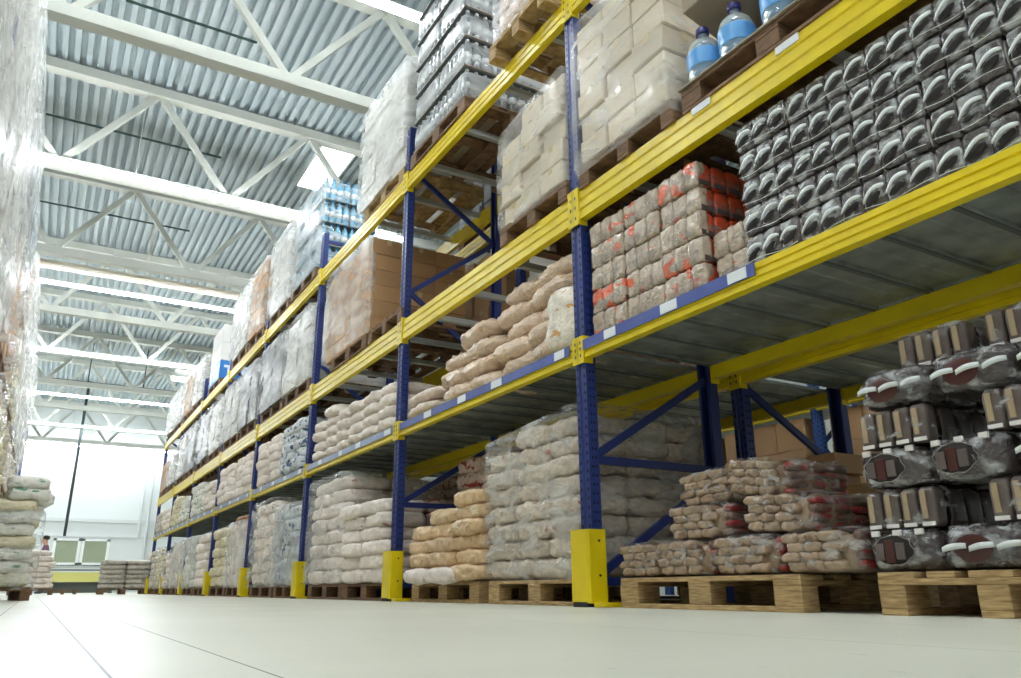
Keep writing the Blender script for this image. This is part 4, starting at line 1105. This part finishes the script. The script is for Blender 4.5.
wrap(-.95, .0, 10.42, 11.75, PH-.03, .95, 'film_clear', 'clear film around lower sacks at left edge of aisle', 31, .02, 10)
# white sacks behind it
pallet(PAL_FAR, -.55, 24.4, 0, 'dark pallet under white sacks, far left of aisle', 1.0)
for k in range(7):
    for c in range(2):
        spawn(V_WH2[(k+c) % 4], (.16-.5*c-.02*k+R.uniform(-.05,.05),24.15,PH+.135*k), f'white sack far left of aisle before the person, {layer(k,7)} layer, {["right","left"][c]} column', 'white sacks far left of aisle', R.uniform(-.3,.3))
pallet(PAL_FAR, .25, 27.0, 0, 'small empty dark pallet on floor far left of aisle', 1.0, (.7,.7,1))
# stack of grey sacks in the middle of the far aisle
pallet(PAL_FAR, 1.5, 24.4, 0, 'dark pallet under grey sacks at far end of aisle', 1.15, (1.15,.9,1))
V_GS = sack_variants('grey_sack','sack',(.6,.8,.13),'sack_old',4,.25,.01,5,6,190,None,(9,8,5))
for k in range(6):
    for c in range(2):
        spawn(V_GS[(k+c) % 4], (1.78+.6*c,24.2,PH+.12*k), f'flat grey sack at far end of aisle, {layer(k,6)} layer, {["left","right"][c]} column', 'grey sacks at far end of aisle', R.uniform(-.03,.03))
pallet(PAL_FAR, 2.72, 24.6, 0, 'dark pallet under cream sacks beyond the rack end', 1.0)
stack(V_S['yellow'], 'cream sack', 'floor pallet beyond the rack end', 2.7, 24.0, 25.2, PH, 2, 6, .5, 'cream sacks beyond rack end', dz=.15)

# ---- low roller table before the far windows
t = link('roller_table', None, None, (1.45,36.0,0)); tag(t, 'long low table with yellow side panel before the far windows', 'table')
link('table_top', MB().box((0,0,.98), (2.6,.9,.05)).mesh('table_top','wall_grey'), t)
m_ = MB()
for i in range(26): m_.tube([(-1.25+.1*i,-.44,1.03),(-1.25+.1*i,.44,1.03)], .03, 8)
link('rollers', m_.mesh('rollers','grey_dark'), t)
link('side_rail', MB().box((0,-.47,.86), (2.6,.04,.06)).mesh('side_rail','grey_dark'), t)
link('side_panel', MB().box((0,-.45,.6), (2.4,.03,.36)).mesh('side_panel','yellow_pale'), t)
for sx in (-1.2, 1.2):
    for sy in (-.4, .4): link('leg', MB().box((sx,sy,.48), (.08,.08,.96)).mesh('leg','grey_dark'), t)
link('base_panel', MB().box((0,.1,.22), (2.4,.5,.4)).mesh('base_panel','grey_dark'), t)

# ---- person far down the aisle, bending over the sacks
def person():
    J = {'pelvis':(0,0,.92),'waist':(.02,0,1.05),'chest':(-.02,0,1.3),'neck':(-.06,-.0,1.47),'head':(-.09,0,1.58),'crown':(-.1,0,1.7),
         'shL':(-.03,.18,1.4),'elL':(-.12,.24,1.16),'haL':(-.3,.2,1.08),'shR':(-.03,-.18,1.4),'elR':(-.14,-.22,1.16),'haR':(-.32,-.16,1.1),
         'hipL':(0,.1,.9),'knL':(-.04,.11,.48),'anL':(.03,.11,.08),'toL':(-.13,.12,.04),'hipR':(0,-.1,.9),'knR':(-.02,-.11,.48),'anR':(.05,-.11,.08),'toR':(-.11,-.12,.04)}
    rad = {'pelvis':.14,'waist':.13,'chest':.15,'neck':.06,'head':.088,'crown':.07,'shL':.07,'shR':.07,'elL':.045,'elR':.045,'haL':.03,'haR':.03,'hipL':.09,'hipR':.09,'knL':.06,'knR':.06,'anL':.042,'anR':.042,'toL':.035,'toR':.035}
    E_ = [('pelvis','waist'),('waist','chest'),('chest','neck'),('neck','head'),('head','crown'),('chest','shL'),('shL','elL'),('elL','haL'),('chest','shR'),('shR','elR'),('elR','haR'),('pelvis','hipL'),('hipL','knL'),('knL','anL'),('anL','toL'),('pelvis','hipR'),('hipR','knR'),('knR','anR'),('anR','toR')]
    names = list(J)
    # fingers and thumbs
    verts = [J[n_] for n_ in names]; rads = [rad[n_] for n_ in names]; edges = [(names.index(a), names.index(b)) for a, b in E_]
    for side, sg in (('haL',1),('haR',-1)):
        hx, hy, hz = J[side]; hi = names.index(side)
        for q in range(4):
            verts.append((hx-.07,hy+(-.03+.02*q),hz-.01-.005*q)); rads.append(.012); edges.append((hi,len(verts)-1))
            verts.append((hx-.12+.008*abs(q-1.5),hy+(-.032+.021*q),hz-.03)); rads.append(.009); edges.append((len(verts)-2,len(verts)-1))
        verts.append((hx-.04,hy-sg*.05,hz+.01)); rads.append(.012); edges.append((hi,len(verts)-1))
    me = bpy.data.meshes.new('person'); me.from_pydata(verts, edges, [])
    o = link('person', me)
    md = o.modifiers.new('skin','SKIN'); sm = o.modifiers.new('sub','SUBSURF'); sm.levels = 1; sm.render_levels = 1
    if not me.skin_vertices: 
        bm = bmesh.new(); bm.from_mesh(me); bm.verts.layers.skin.verify(); bm.to_mesh(me); bm.free()
    for i, sv in enumerate(me.skin_vertices[0].data):
        sv.radius = (rads[i], rads[i]); sv.use_root = (i == 0)
    dg = bpy.context.evaluated_depsgraph_get(); ev = o.evaluated_get(dg); me2 = bpy.data.meshes.new_from_object(ev)
    o.modifiers.clear(); o.data = me2; me2.materials.clear()
    for m__ in ('skin','shirt','trousers'): me2.materials.append(M[m__])
    for p in me2.polygons:
        c = p.center; p.use_smooth = True
        p.material_index = 1 if (c.z > .98 and c.z < 1.46 and abs(c.x) < .16) else (2 if c.z <= .98 and c.z > .0 and abs(c.x) < .2 else 0)
    link('hair', MB().rblock((.2,.19,.15), (7,7,5), 2.3, .01, 9, 2, c=(-.075,0,1.61)).mesh('hair','hair',True), o)
    m_ = MB()
    for sy in (-.032, .032): m_.rblock((.012,.022,.014), (4,4,4), 2, c=(-.178,sy,1.585))
    link('eye', m_.mesh('eye','hair',True), o)
    link('nose', MB().rblock((.03,.028,.05), (4,4,4), 2, c=(-.182,0,1.54)).mesh('nose','skin',True), o)
    return o
pr = person(); pr.location = (.2,29.0,-.0); pr.rotation_euler.z = .2
tag(pr, 'person in mauve shirt bending behind white sacks far down the aisle', 'person')

# ------------------------------------------------------------------ light
w = bpy.data.worlds.new('world'); bpy.context.scene.world = w; w.use_nodes = True
w.node_tree.nodes['Background'].inputs[0].default_value = (*lin((236,240,236)), 1)
w.node_tree.nodes['Background'].inputs[1].default_value = .21
s = bpy.context.scene
s.view_settings.view_transform = 'Standard'; s.view_settings.look = 'None'; s.view_settings.gamma = 1
s.view_settings.use_curve_mapping = False; s.view_settings.exposure = .72
s.cycles.transparent_max_bounces = 16
